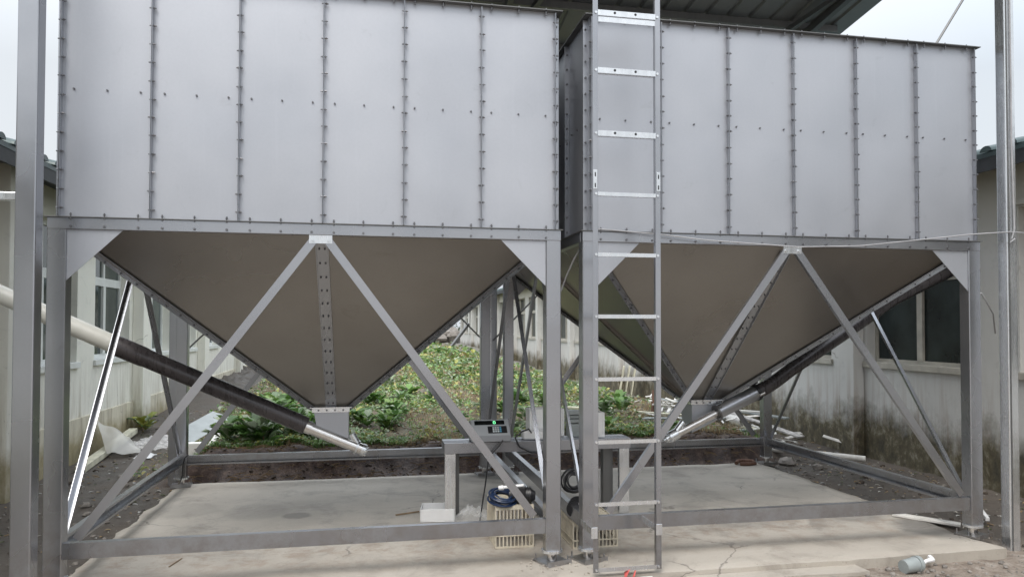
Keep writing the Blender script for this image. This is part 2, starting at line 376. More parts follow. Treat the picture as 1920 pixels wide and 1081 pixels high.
# ------------------------------------------------------------------ ground
def sstep(a, b, x):
    t = max(0, min(1, (x-a)/(b-a))); return t*t*(3-2*t)
def gh(x, y):
    n1 = noise.noise(V((x*.8, y*.8, 0))); n2 = noise.noise(V((x*4, y*4, 3))); n3 = noise.noise(V((x*15, y*15, 7)))
    z = -.075 + .02*n1
    if y > 0: z += .04*sstep(-.3, .8, y)
    inner = sstep(-.3, .25, x+.15*n1)*(1-sstep(6.5, 7.3, x))
    bank = sstep(3.42, 3.74, y+.07*n2+.05*n1)
    z += inner*bank*(.30+.05*n1)
    z += (1-inner)*(sstep(3.6, 12, y)*.30 if x < 3 else sstep(14, 45, y)*.42)
    z += .02*n2*(1+1.5*inner*bank) + .008*n3*(1 if y < 12 else .4)
    if 0.0 < x < 6.5 and -.2 < y < 3.32: z = -.14
    z += .22*sstep(1.0, 0, abs(x+1.5)/1.0)*sstep(9, 16, y)*(.6+n2)
    if y > 24 and x < 9: z += .25*sstep(40, 58, y)*max(0, n1+.3)
    return z
def axis(segs):
    r = [segs[0][0]]
    for a, b, st in segs:
        n = max(1, round((b-a)/st)); r += [a+(b-a)*i/n for i in range(1, n+1)]
    return r
xs = axis([(-400, -40, 60), (-40, -8, 4), (-8, -1.8, .5), (-1.8, 9.2, .05), (9.2, 14, .6), (14, 50, 6), (50, 400, 60)])
ys = axis([(-300, -30, 45), (-30, -4, 2), (-4, -1.2, .35), (-1.2, 4.4, .04), (4.4, 9, .08), (9, 20, .2), (20, 60, .8), (60, 120, 6), (120, 600, 60)])
g = MB(); nx = len(xs)
g.v = [(x, y, gh(x, y)) for y in ys for x in xs]
g.f = [(j*nx+i, j*nx+i+1, (j+1)*nx+i+1, (j+1)*nx+i) for j in range(len(ys)-1) for i in range(nx-1)]
g.build('ground', 'ground', smooth='all', kind='structure')

# concrete slab with a broken edge
sx_, sy_ = axis([(0, 6.42, .06)]), axis([(-.26, 3.37, .06)])
sb = MB(); n = len(sx_)
for j, y in enumerate(sy_):
    for i, x in enumerate(sx_):
        ex = (i in (0, n-1)); ey = (j in (0, len(sy_)-1))
        xx, yy, zz = x, y, .006*noise.noise(V((x*1.5, y*1.5, 0)))
        q = noise.noise(V((x*3, y*3, 5)))*.05+noise.noise(V((x*11, y*11, 5)))*.022
        if i < 2: xx += q*(1 if i == 0 else .5)
        if i > n-3: xx += q
        if j < 2: yy += q*.35
        if j > len(sy_)-3: yy += q*.6
        # rounded back left corner
        if i == 0 and y > 3.1: xx += (y-3.1)*.25
        if ex or ey: zz -= .012
        sb.v.append((xx, yy-.02, zz))
for j in range(len(sy_)-1):
    for i in range(n-1): sb.f.append((j*n+i, j*n+i+1, (j+1)*n+i+1, (j+1)*n+i))
ring = [i for i in range(n)]+[j*n+n-1 for j in range(1, len(sy_))]+[(len(sy_)-1)*n+i for i in range(n-2, -1, -1)]+[j*n for j in range(len(sy_)-2, 0, -1)]
o0 = len(sb.v); sb.v += [(sb.v[i][0], sb.v[i][1], -.17) for i in ring]
for k in range(len(ring)):
    k2 = (k+1)%len(ring); sb.f.append((ring[k2], ring[k], o0+k, o0+k2))
sb.build('concrete_slab', 'concrete', smooth=True, kind='structure')
# thin lower screed lip in front of the slab
lp = MB(); pts = []
for i in range(91):
    x = 3.95+i*.014; pts.append((x, -.44-.06*noise.noise(V((x*2, 0, 1)))-.01*noise.noise(V((x*12, 0, 1)))))
poly = [(p[0], p[1], -.045) for p in pts]+[(5.2, -.28, -.045), (3.95, -.28, -.045)]
lp.prism(poly, (0, 0, -.06)).build('concrete_strip', 'concrete', kind='structure')

# ------------------------------------------------------------------ hopper bins
W, D, LW = 3.173, 3.267, .104
ZB0, ZB1, ZT = 2.1835, 2.26, 3.76
SE = [.06+.5125*k for k in range(7)]
def hopper(label):
    H = thing('storage_hopper', label, 'grain hopper', group='hopper bins standing side by side')
    # legs and feet
    for ix, x0 in enumerate((0, W-LW)):
        for iy, y0 in enumerate((0, D-LW)):
            q = .005; x1, y1 = x0+LW, y0+LW
            lg = MB().prism([(x0+q, y0, .0865), (x1-q, y0, .0865), (x1, y0+q, .0865), (x1, y1-q, .0865), (x1-q, y1, .0865), (x0+q, y1, .0865), (x0, y1-q, .0865), (x0, y0+q, .0865)], (0, 0, ZB0-.0868)).build('leg', 'steel', H)
            cx, cy = x0+LW/2, y0+LW/2
            MB().cyl((cx, cy, .070), (cx, cy, .0862), .073, 24).build('flange', 'bright', lg, smooth=True)
            MB().cyl((cx, cy, .014), (cx, cy, .070), .034, 16).build('load_cell', 'chrome', lg, smooth=True)
            a = .35 if iy == 0 else .1
            bp = MB(); ca, sa = math.cos(a), math.sin(a)
            P = lambda u, v, z: (cx+u*ca-v*sa, cy+u*sa+v*ca, z)
            q = .095
            bp.prism([P(-q, -q, .001), P(q, -q, .001), P(q, q, .001), P(-q, q, .001)], (0, 0, .012))
            bp.prism([P(-q, -q-.006, .0), P(q, -q-.006, .0), P(q, -q, .0), P(-q, -q, .0)], (0, 0, .032))
            for u, v in ((-.08, .08), (.08, -.075), (.08, .08)): bp.cyl(P(u, v, .013), P(u, v, .05), .006, 8)
            bp.build('base_plate', 'steel', lg)
    # beams at the foot of the bin
    def angle_beam(a, b, inward):
        m = MB(); a = V(a); b = V(b); inn = V(inward)
        return m
    MB().box((0, -.002, ZB0), (W, .055, ZB1-.006)).build('beam', 'steel', H, bevel=.003)
    MB().box((0, D-.055, ZB0), (W, D+.002, ZB1-.006)).build('beam', 'steel', H, bevel=.003)
    for x0 in (-.002, W-.053): MB().box((x0, .056, ZB0), (x0+.055, D-.056, ZB1-.006)).build('beam', 'steel', H, bevel=.003)
    lip = MB(); e = .012
    lip.box((-e, -e, ZB1-.0055), (W+e, .06, ZB1)); lip.box((-e, D-.06, ZB1-.0055), (W+e, D+e, ZB1))
    lip.box((-e, .061, ZB1-.0055), (.05, D-.061, ZB1)); lip.box((W-.05, .061, ZB1-.0055), (W+e, D-.061, ZB1))
    lip.build('beam_lip', 'dull', H)
    # bin walls, seams and bolts
    bx0, bx1, by0, by1 = SE[0], SE[6], .02, D-.03
    def wall(a, b):
        L = (V(b)-V(a)).length; nu = 48; nv = 14; d = (V(b)-V(a))/L; nrm = d.cross(V((0, 0, 1)))
        m = MB()
        for thick in (0, .004):
            for j in range(nv+1):
                for i in range(nu+1):
                    u = L*i/nu; z = ZB1+.001+(ZT-ZB1-.001)*j/nv; k = (u/.5125) % 1
                    bul = math.sin(math.pi*k)*math.sin(math.pi*((j/nv*2) % 1))*.003 + .004*noise.noise(V((u*2+a[0]*3, z*2, a[1])))*math.sin(math.pi*k)
                    m.v.append(tuple(V(a)+d*u+nrm*(bul-thick)+V((0, 0, z))))
        n1 = (nu+1); off = n1*(nv+1)
        for j in range(nv):
            for i in range(nu):
                q = (j*n1+i, j*n1+i+1, (j+1)*n1+i+1, (j+1)*n1+i); m.f.append(q); m.f.append(tuple(off+k for k in reversed(q)))
        m.build('bin_panels', 'sheet', H, smooth='all')
    wall((bx0, by0, 0), (bx1, by0, 0)); wall((bx1, by0, 0), (bx1, by1, 0)); wall((bx1, by1, 0), (bx0, by1, 0)); wall((bx0, by1, 0), (bx0, by0, 0))
    MB().box((bx0+.005, by0+.005, ZT-.02), (bx1-.005, by1-.005, ZT-.012)).build('bin_cover', 'dull', H)
    zb = [2.315+.1135*k for k in range(13)]
    bolt0 = None; stuff = MB(); rows = []
    def seam(p, d, nrm):                      # p on the wall, d along it, nrm outward
        p, d, nrm = V(p), V(d), V(nrm); m = MB()
        for s in (-.004, .0012):
            a = p+d*s; m.prism([a+V((0, 0, ZB1+.002)), a+d*.0022+V((0, 0, ZB1+.002)), a+d*.0022+nrm*.036+V((0, 0, ZB1+.002)), a+nrm*.036+V((0, 0, ZB1+.002))], (0, 0, ZT-ZB1-.02))
        m.build('seam_flange', 'steel', H)
    def boltmesh(m, c, d, L=.040, r=.0042, hr=.008):
        hr = min(hr, .008)
        c, d = V(c), V(d).normalized()
        m.cyl(c-d*L/2, c+d*L/2, r, 6); m.cyl(c-d*L/2*.55, c-d*L/2*.2, hr, 6); m.cyl(c+d*L/2*.3, c+d*L/2*.55, hr, 6)
    for k, x in enumerate(SE):
        xs_ = x + (.004 if k == 0 else -.004 if k == 6 else 0)
        seam((xs_, by0-.001, 0), (1, 0, 0), (0, -1, 0)); seam((xs_, by1+.001, 0), (1, 0, 0), (0, 1, 0))
        for z in zb:
            c = (xs_+.004+rnd.uniform(-.004, .004), by0-.022, z+rnd.uniform(-.004, .004))
            if bolt0 is None:
                mm = MB(); boltmesh(mm, (0, 0, 0), (1, 0, 0)); bolt0 = mm.build('bolt', 'bolt', H, smooth=True); bolt0.location = c
            else:
                bb = bolt0.copy(); COL.objects.link(bb); bb.location = c; bb.rotation_euler = (rnd.uniform(-.4, .4), 0, rnd.uniform(-.12, .12))
    ysd = [by0+.05+ (by1-by0-.1)/6*k for k in range(7)]
    for k, y in enumerate(ysd):
        seam((bx0-.001, y, 0), (0, 1, 0), (-1, 0, 0)); seam((bx1+.001, y, 0), (0, 1, 0), (1, 0, 0))
        for z in zb: boltmesh(stuff, (bx0-.02, y, z), (0, 1, 0)); boltmesh(stuff, (bx1+.02, y, z), (0, 1, 0))
        for z in (3.04,):
            for yy in (y+.09, y+.27, y+.43):
                if yy < by1-.1: boltmesh(stuff, (bx0-.006, yy, z), (1, 0, 0), .012)
    for k in range(6):
        for u in (.07, .256, .445):
            x = SE[k]+u
            boltmesh(stuff, (x, by0-.006, 3.04), (0, 1, 0), .012, .004, .0065)
            boltmesh(stuff, (x, by0-.024, ZT-.012), (0, 0, 1), .05, .005, .009)
            boltmesh(stuff, (x, -.004, ZB1+.004), (0, 0, 1), .038, .005, .009)
            boltmesh(stuff, (x, -.006, ZB0+.018), (0, 1, 0), .014, .006, .009)
            for yy in (by0-.008,): pass
    # top edge angle
    te = MB(); te.box((bx0-.015, by0-.045, ZT-.006), (bx1+.015, by0+.01, ZT)); te.box((bx0-.015, by1-.01, ZT-.006), (bx1+.015, by1+.045, ZT))
    te.box((bx0-.045, by0-.044, ZT-.0062), (bx0+.01, by1+.044, ZT-.0002)); te.box((bx1-.01, by0-.044, ZT-.0062), (bx1+.045, by1+.044, ZT-.0002))
    te.build('top_flange', 'dull', H)
    # hopper cone: four sloping sheets
    cx, cy, ho, zo = W/2, D/2, .145, .935
    top = [(.055, .055), (W-.055, .055), (W-.055, D-.055), (.055, D-.055)]; bot = [(cx-ho, cy-ho), (cx+ho, cy-ho), (cx+ho, cy+ho), (cx-ho, cy+ho)]
    zt = ZB0+.02
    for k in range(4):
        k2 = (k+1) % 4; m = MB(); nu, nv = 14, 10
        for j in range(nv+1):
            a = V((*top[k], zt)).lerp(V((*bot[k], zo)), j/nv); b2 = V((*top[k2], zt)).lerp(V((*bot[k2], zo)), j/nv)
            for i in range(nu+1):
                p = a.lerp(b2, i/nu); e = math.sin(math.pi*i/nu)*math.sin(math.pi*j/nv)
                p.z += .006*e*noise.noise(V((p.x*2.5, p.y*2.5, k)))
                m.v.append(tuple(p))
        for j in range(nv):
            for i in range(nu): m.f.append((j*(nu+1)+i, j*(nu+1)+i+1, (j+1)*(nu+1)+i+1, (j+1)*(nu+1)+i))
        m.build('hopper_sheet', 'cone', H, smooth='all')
    for k in range(4):                          # corner flanges
        a = V((*top[k], zt)); b2 = V((*bot[k], zo)); m = MB(); outw = V((a.x-cx, a.y-cy, 0)).normalized()
        dwn = (outw*.6+V((0, 0, -.8))).normalized()
        sdv = (b2-a).normalized().cross(dwn)
        m.bar(a+dwn*.016, b2+dwn*.016, .006, .036, dwn)
        m.bar(a+dwn*.003+V((0, 0, 0)), b2+dwn*.003, .05, .004, dwn)
        m.build('corner_flange', 'steel', H)
        nb = 19
        for i in range(nb):
            p = a.lerp(b2, (i+.7)/nb)+dwn*.02; boltmesh(stuff, p, sdv, .03, .005, .009)
    for k in range(4):                          # centre ribs
        k2 = (k+1) % 4; a = (V((*top[k], zt))+V((*top[k2], zt)))/2; b2 = (V((*bot[k], zo))+V((*bot[k2], zo)))/2
        al = (V((*top[k2], zt))-V((*top[k], zt))).normalized(); nrm = (b2-a).normalized().cross(al).normalized()
        if nrm.z > 0: nrm = -nrm
        a = a.lerp(b2, .035); m = MB()
        m.bar(a+nrm*.004, b2+nrm*.004, .080, .004, nrm)
        for s in (-1, 1): m.bar(a+al*s*.040+nrm*.011, b2+al*s*.040+nrm*.011, .004, .018, nrm)
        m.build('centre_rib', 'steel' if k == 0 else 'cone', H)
        for i in range(14):
            for s in (-1, 1): boltmesh(stuff, a.lerp(b2, (i+.5)/14)+al*s*.018+nrm*.008, nrm, .016, .005, .007)
    # outlet
    ob = MB()
    ob.box((cx-ho-.03, cy-ho-.03, zo-.008), (cx+ho+.03, cy+ho+.03, zo-.001))
    ob.box((cx-ho-.004, cy-ho-.008, zo-.045), (cx+ho+.004, cy-ho-.003, zo-.009))
    ob.box((cx-ho-.008, cy-ho-.003, zo-.045), (cx-ho-.003, cy+ho, zo-.009))
    ob.build('outlet_collar', 'bright', H)
    q = ho-.004; z1 = zo-.05
    xb0, xb1, yb = cx-.06, cx+q, .09
    vs = [(cx-q, cy-q, zo-.009), (cx+q, cy-q, zo-.009), (cx+q, cy+q, zo-.009), (cx-q, cy+q, zo-.009),
          (cx-q+.03, cy-q, zo-.19), (cx+q, cy-q, zo-.30), (cx+q, cy+.05, zo-.30), (cx-q+.03, cy+.05, zo-.19)]
    if 'right' in label: vs = [(2*cx-x, y, z) for x, y, z in vs]
    MB().add(vs, [(0,3,2,1),(4,5,6,7),(0,1,5,4),(1,2,6,5),(2,3,7,6),(3,0,4,7)]).build('outlet_box', 'sheet', H)
    for i in range(4): boltmesh(stuff, (cx-.1+.066*i, cy-ho-.012, zo-.027), (0, 1, 0), .014)
    # base rails: channels that open inwards
    def chan(a, b, inn):
        a, b, inn = V(a), V(b), V(inn); z0, z1 = .205, .300; m = MB()
        for (za, zb_, d0, d1) in ((z0, z1, 0, .004), (z1-.004, z1, .0042, .05), (z0, z0+.004, .0042, .05), (z1-.016, z1-.0042, .046, .05), (z0+.0042, z0+.016, .046, .05)):
            m.prism([a+inn*d0+V((0, 0, za)), b+inn*d0+V((0, 0, za)), b+inn*d1+V((0, 0, za)), a+inn*d1+V((0, 0, za))], (0, 0, zb_-za))
        m.build('base_rail', 'steel', H)
    chan((LW+.001, .012, 0), (W-LW-.001, .012, 0), (0, 1, 0)); chan((LW+.001, D-.012, 0), (W-LW-.001, D-.012, 0), (0, -1, 0))
    chan((.012, LW+.001, 0), (.012, D-LW-.001, 0), (1, 0, 0)); chan((W-.012, LW+.001, 0), (W-.012, D-LW-.001, 0), (-1, 0, 0))
    # diagonal braces
    def brace(a, b, nrm):
        a, b, nrm = V(a), V(b), V(nrm); d = (b-a).normalized(); sdv = d.cross(nrm); 
        m = MB(); m.bar(a, b, .052, .004, nrm)
        m.bar(a+sdv*.024-nrm*.016, b+sdv*.024-nrm*.016, .004, .028, nrm)
        m.build('brace', 'steel', H)
    zt2, zb2 = 2.150, .325
    for y, ny in ((.008, -1), (D-.008, 1)):
        brace((W/2-.045, y, zt2), (.185, y, zb2), (0, ny, 0)); brace((W/2+.045, y, zt2), (W-.185, y, zb2), (0, ny, 0))
        m = MB(); m.box((W/2-.072, y-.005 if ny < 0 else y+.0022, 2.13), (W/2+.072, y-.0022 if ny < 0 else y+.005, ZB0-.0005))
        for s in (-1, 1): m.cyl((W/2+s*.05, y+ny*.0052, 2.152), (W/2+s*.05, y+ny*.014, 2.152), .010, 8)
        m.build('brace_plate', 'bright', H)
    for x, nxn in ((.045, -1), (W-.045, 1)):
        brace((x, D/2-.045, zt2), (x, .16, zb2), (nxn, 0, 0)); brace((x, D/2+.045, zt2), (x, D-.16, zb2), (nxn, 0, 0))
    # corner gussets
    for y in (.012, D-.016):
        for s in (0, 1):
            f = (lambda x: x) if s == 0 else (lambda x: W-x)
            MB().prism([(f(LW+.001), y, ZB0-.001), (f(.415), y, ZB0-.001), (f(LW+.001), y, 1.875)], (0, .004, 0)).build('gusset', 'sheet', H)
    stuff.build('bolt', 'bolt', H, smooth=True, kind='stuff')
    return H
random.seed(3)
HA = hopper('left galvanised hopper bin on four legs, nearer its wall of cream windows')
HB = hopper('right galvanised hopper bin on four legs, standing behind the ladder')
HB.location = (W+.152, 0, 0)

# ------------------------------------------------------------------ ladder
L = thing('ladder', 'tall galvanised steel ladder standing in front of the right hopper bin', 'ladder', (3.544, -.295, .0486))
L.scale = (.9696, .9696, .9696)
for x in (-.222, .222):
    m = MB(); s = 1 if x > 0 else -1
    m.box((x-.018, -.003, -.03), (x+.018, .0, 4.25)); m.box((x-s*.018-.002, .0005, -.03), (x-s*.018+.002, .032, 4.25))
    m.build('stile', 'steel', L, bevel=.001)
for k, z in enumerate((-.014, .418, .83, 1.248, 1.667, 2.081, 2.489, 2.898, 3.324, 3.715, 4.12)):
    m = MB(); wide = k >= 7; h = .038 if wide else .026
    m.box((-.205, -.0065, z-h/2), (.205, -.0035, z+h/2)); m.box((-.205, -.003, z-h/2), (.205, .028, z-h/2+.003))
    for s in (-.218, .218): m.cyl((s, -.010, z), (s, -.003, z), .009, 10)
    r = m.build('rung', 'bright', L, smooth=True)
    if wide:
        hm = MB()
        for u in (-.085, .062): hm.cyl((u, -.0075, z+.004), (u, -.0062, z+.004), .009, 12)
        hm.build('hole', 'black', r)
for x in (-.224, .224):
    m = MB(); m.box((x-.014, -.0075, 2.52), (x+.014, -.0035, 2.65)); q = m.build('splice_plate', 'bright', L, bevel=.001)
    hm = MB()
    for z in (2.545, 2.618): hm.box((x-.004, -.0088, z-.014), (x+.004, -.0077, z+.014))
    hm.build('slot', 'black', q)
for x in (-.232, .222):
    m = MB(); m.box((x-.022, -.008, .195), (x+.022, -.004, .27)); m.box((x-.010, -.0035, .21), (x-.006, .300, .255)); m.build('tie_bracket', 'bright', L, bevel=.002)
br = MB(); br.box((-.20, .0, 3.655), (.215, .004, 3.69))
br.build('top_bracket', 'bright', L)

# ------------------------------------------------------------------ canopy frame
C = thing('steel_canopy', 'dark ribbed sheet canopy on tall steel posts over both hopper bins', 'canopy')
def zc(y): return 5.30-.115*y
def post(x0, x1, y0, y1, z1, mat='steel'):
    m = MB(); 
    m.box((x0, y0, -.25), (x1, y1, z1)); return m.build('post', mat, C, bevel=.008)
post(-.022, .085, -.38, -.275, zc(-.3)-.1)
p = post(6.585, 6.675, -.16, -.07, zc(-.1)-.1, 'bright')
MB().box((6.600, -.166, -.1), (6.606, -.161, 5.1)).build('fold_line', 'dull', p)
post(-.13, -.035, 3.43, 3.52, zc(3.5)-.1); post(3.195, 3.30, 3.50, 3.60, zc(3.5)-.1)
MB().box((3.22, 3.492, -.1), (3.232, 3.499, 4.7)).build('fold_line', 'bright', [o for o in C.children][-1])
for y in (-.33, .9, 2.6, 3.5):
    m = MB(); m.box((-.5, y-.025, zc(y)-.11), (7.0, y+.025, zc(y)-.035)); m.build('purlin', 'dull', C)
for x in (-.08, 3.25, 6.62):
    m = MB(); m.bar((x, -.4, zc(-.4)-.155), (x, 3.62, zc(3.62)-.155), .06, .085); m.build('rafter', 'dull', C)
sh = MB(); y0, y1 = -.55, 3.66; xsr = []; x = -.55
while x < 7.0:
    xsr += [(x, 0), (x+.19, 0), (x+.205, .022), (x+.235, .022)]; x += .25
xsr.append((7.0, 0))
for thick in (0, -.004):
    for (xx, zz) in xsr:
        for y in (y0, y1): sh.v.append((xx, y, zc(y)-.03+zz+thick))
nn = len(xsr)
for i in range(nn-1):
    sh.f.append((2*i, 2*i+2, 2*i+3, 2*i+1)); o = 2*nn; sh.f.append((o+2*i, o+2*i+1, o+2*i+3, o+2*i+2))
for i in range(nn-1):
    for e in (0, 1): sh.f.append((2*i+e, 2*i+2+e, 2*nn+2*i+2+e, 2*nn+2*i+e))
for i in (0, nn-1): sh.f.append((2*i, 2*i+1, 2*nn+2*i+1, 2*nn+2*i))
sh.build('roof_sheet', 'roofsheet', C)
for a, b in (((-.05, 3.475, 1.27), (1.5, 3.475, 2.82)), ((3.2, 3.475, 1.38), (1.65, 3.475, 2.93)), ((3.25, 3.475, 1.44), (4.85, 3.475, 3.05))):
    MB().cyl(a, b, .009, 8).build('brace_rod', 'dull', C)
MB().box((-1.5, -.36, 2.295), (-.023, -.31, 2.34)).build('side_rail', 'bright', C, bevel=.004)
for x in (3.52, 6.4):        # knee braces under the sheet
    MB().bar((x, 2.6, zc(2.6)-.13), (x+.35, .95, zc(.95)-.11), .05, .05).build('sheet_brace', 'dull', C)

# ------------------------------------------------------------------ augers
A = thing('screw_conveyor', 'dark tube conveyor with pale pipe running down left to the left hopper outlet', 'conveyor')
p1, p2, p3, p4 = V((-1.45, 1.5, 2.115)), V((-.03, 1.5, 1.435)), V((1.39, 1.5, .782)), V((1.835, 1.5, .578))
MB().cyl(p1, p2+(p2-p1).normalized()*.06, .070, 28).build('pale_pipe', 'pvc', A, smooth=True)
MB().tube([p2-(p3-p2).normalized()*.04, p2+(p3-p2)*.12, p2+(p3-p2)*.14, p2+(p3-p2)*.5, p3], [.079, .078, .073, .072, .070], 28).build('dark_tube', 'tube_dark', A, smooth=True)
d = (p4-p3).normalized()
MB().cyl(p3-d*.02+V((0, 0, -.008)), p4, .046, 28).build('metal_tube', 'chrome', A, smooth=True)
MB().cyl(p3-d*.01+V((0, 0, -.006)), p3+d*.045+V((0, 0, -.006)), .053, 28).build('clamp', 'chrome', A, smooth=True)
e = MB(); e.cyl(p4-d*.05, p4-d*.035, .060, 24); e.cyl(p4, p4+d*.03, .050, 24); e.cyl(p4+d*.03, p4+d*.045, .030, 16)
for k in range(6):
    a = d.orthogonal().normalized(); a = Matrix.Rotation(k*math.pi/3, 3, d) @ a; e.cyl(p4+a*.04, p4+a*.04+d*.05, .007, 6)
e.cyl(p4-d*.04+V((0, 0, .03)), p4-d*.1+V((.01, 0, .085)), .03, 14)
e.build('end_cap', 'bright', A, smooth=True)
B = thing('screw_conveyor', 'tube conveyor rising from the right hopper outlet toward the right window', 'conveyor', group=None)
q0, qa, qb = V((4.518, 1.37, .624)), V((4.976, 1.40, .823)), V((5.381, 1.44, .996))
d = (qb-q0).normalized()
MB().cyl(q0, qa, .036, 24).build('metal_tube', 'chrome', B, smooth=True)
MB().cyl(qa, qb, .062, 28, .068).build('grey_sleeve', 'steel', B, smooth=True)
m = MB(); m.cyl(qa-d*.008, qa+d*.006, .074, 24); m.cyl(qa-d*.012+V((0, -.045, .055)), qa+d*.02+V((0, -.045, .055)), .013, 10); m.cyl(qa-d*.012+V((0, -.045, -.055)), qa+d*.02+V((0, -.045, -.055)), .013, 10)
m.build('flange', 'dull', B, smooth=True)
m = MB(); m.cyl(qb-d*.014, qb+d*.012, .080, 24); m.cyl(qb-d*.03+V((-.02, 0, .085)), qb+d*.03+V((-.02, 0, .085)), .016, 10); m.build('clamp', 'black', B, smooth=True)
MB().cyl(qb-d*.02+V((.01, -.085, -.01)), qb+d*.03+V((.01, -.085, -.01)), .015, 10).build('clamp_bolt', 'chrome', B, smooth=True)
MB().tube([qb, qb+d*.12, V((5.60, 1.50, 1.085)), V((5.792, 1.55, 1.192)), V((6.542, 1.78, 1.547)), V((7.219, 1.98, 1.880)), V((8.05, 2.12, 2.21)), V((8.6, 2.2, 2.5))], .064, 28).build('dark_tube', 'tube_dark', B, smooth=True)
e = MB(); e.cyl(q0-d*.02, q0+d*.06, .050, 24); e.cyl(q0-d*.055, q0-d*.02, .034, 20); e.cyl(q0-d*.075, q0-d*.05, .015, 12)
for k in range(6):
    a = Matrix.Rotation(k*math.pi/3, 3, d) @ d.orthogonal().normalized(); e.cyl(q0+a*.042-d*.035, q0+a*.042+d*.07, .006, 6)
e.cyl(q0+d*.05+V((0, 0, .02)), q0+d*.13+V((.0, 0, .075)), .028, 16)
e.build('end_cap', 'bright', B, smooth=True)

# ------------------------------------------------------------------ bench and what stands on it
T = thing('steel_bench', 'low galvanised channel bench set across the base rails between the bins', 'bench', (3.3, 1.25, 0))
m = MB(); m.box((-.80, 0, .636), (.80, .24, .642)); m.box((-.80, -.004, .556), (.80, -.0005, .642)); m.box((-.80, .2405, .556), (.80, .244, .642)); m.box((-.80, .05, .642), (.80, .055, .646)); m.box((-.80, .12, .642), (.80, .125, .646))
m.build('bench_top', 'steel', T, bevel=.002)
for (x0, x1, y0, y1, mt) in ((-.795, -.705, .005, .075, 'bright'), (.70, .79, .003, .05, 'bright'), (.59, .68, .12, .2, 'dull'), (-.74, -.66, .15, .22, 'dull')):  # rear legs in dull steel: the channel's shaded side put into colour
    MB().box((x0, y0, .003), (x1, y1, .5555)).build('leg', mt, T, bevel=.004)

I = thing('weighing_indicator', 'grey weighing indicator with green lit zero and keypad on the bench', 'scale display', (2.885, 1.30, .647), .02)
m = MB(); m.prism([(-.165, -.085, 0), (-.165, .12, 0), (-.165, .12, .15), (-.165, .03, .172), (-.165, -.085, .045)], (.33, 0, 0)); m.build('case', 'greycase', I, bevel=.008)
m = MB(); m.box((-.160, -.078, -.004), (.160, .11, .012)); m.build('base', 'black', I, bevel=.003)
sl = V((0, .115, .127)).normalized(); nv_ = V((0, -sl.z, sl.y)); o0 = V((0, -.085, .045))
def on_panel(m, x0, x1, s0, s1, h, lift=.0):
    a = o0+sl*s0+nv_*lift; b2 = o0+sl*s1+nv_*lift
    m.prism([a+V((x0, 0, 0)), a+V((x1, 0, 0)), b2+V((x1, 0, 0)), b2+V((x0, 0, 0))], nv_*h)
m = MB(); on_panel(m, -.157, .157, .008, .166, .003); m.build('front_panel', 'greypanel', I)
m = MB(); on_panel(m, -.132, .120, .115, .155, .0035, .0032); ds = m.build('display', 'display', I)
m = MB()   # the figure 0, seven-segment style
cx0 = .035
for (x0, x1, s0, s1) in ((-.007, .007, .146, .149), (-.007, .007, .121, .124), (-.010, -.006, .124, .146), (.006, .010, .124, .146)): on_panel(m, cx0+x0, cx0+x1, s0, s1, .0008, .0069)
m.build('digit', 'digit', ds)
m = MB(); on_panel(m, -.025, .135, .030, .098, .003, .0032); kp = m.build('keypad', 'black', I)
for r_ in range(3):
    for c_ in range(4):
        m = MB(); x0 = .014+c_*.0195; s0 = .038+r_*.019; on_panel(m, x0, x0+.015, s0, s0+.014, .003, .0064)
        m.build('key', 'bluekey' if c_ == 3 else 'key', kp)
tag(MB().tube([(2.98, 1.215, .66), (2.95, 1.205, .62), (2.86, 1.2, .53), (2.83, 1.19, .3), (2.80, 1.18, .12), (2.78, 1.15, .02), (2.84, 1.12, .008)], .006, 8).build('power_cable', 'cable', smooth=True), 'thin black cable hanging from the weighing indicator to the slab', 'cable')
tag(MB().tube([(3.24, 1.30, .70), (3.20, 1.22, .745), (3.14, 1.2, .73), (3.08, 1.2, .68), (3.12, 1.21, .60), (3.22, 1.21, .55), (3.34, 1.22, .545), (3.45, 1.23, .55)], .007, 8).build('power_cable', 'cable', smooth=True), 'black cable looping from the low white box over the bench edge', 'cable')
tag(MB().tube([(3.80, 1.23, .66), (3.79, 1.235, .56), (3.80, 1.22, .45), (3.76, 1.15, .3), (3.73, 1.0, .12), (3.72, .9, .01)], .006, 8).build('power_cable', 'cable', smooth=True), 'black cable hanging from the bench just behind the ladder', 'cable')
o = MB().prism([(3.17, 1.30, .648), (3.32, 1.27, .648), (3.42, 1.27, .648), (3.42, 1.42, .648), (3.17, 1.42, .648)], (0, 0, .07)).build('plastic_box', 'white', bevel=.01)
tag(o, 'low white plastic box on the bench beside the weighing indicator', 'box')
def foam(x0, x1, y0, y1, z0, z1, label, t=.02, mat='foam'):
    b = thing('foam_box', label, 'box', (0, 0, 0))
    m = MB(); m.box((x0, y0, z0), (x1, y1, z0+t)); m.box((x0, y0, z0+t+.0005), (x0+t, y1, z1)); m.box((x1-t, y0, z0+t+.0005), (x1, y1, z1))
    m.box((x0+t+.0005, y0, z0+t+.0005), (x1-t-.0005, y0+t, z1)); m.box((x0+t+.0005, y1-t, z0+t+.0005), (x1-t-.0005, y1, z1)); m.build('shell', mat, b, bevel=.003)
    return b
foam(3.25, 3.56, 1.43, 1.60, .648, .885, 'tall white foam box on the bench seen behind the left bin\'s leg')
foam(3.80, 3.885, 1.30, 1.47, .648, .86, 'narrow white foam box on the right end of the bench')
m = MB(); m.box((3.58, 1.36, .648), (3.78, 1.47, .76)); m.box((3.57, 1.35, .77), (3.79, 1.47, .80)); m.box((3.59, 1.355, .81), (3.78, 1.465, .83)); m.box((3.58, 1.35, .84), (3.79, 1.47, .872))
tag(m.build('plastic_trays', 'grey', bevel=.004), 'stack of grey plastic trays between the two foam boxes on the bench', 'trays')

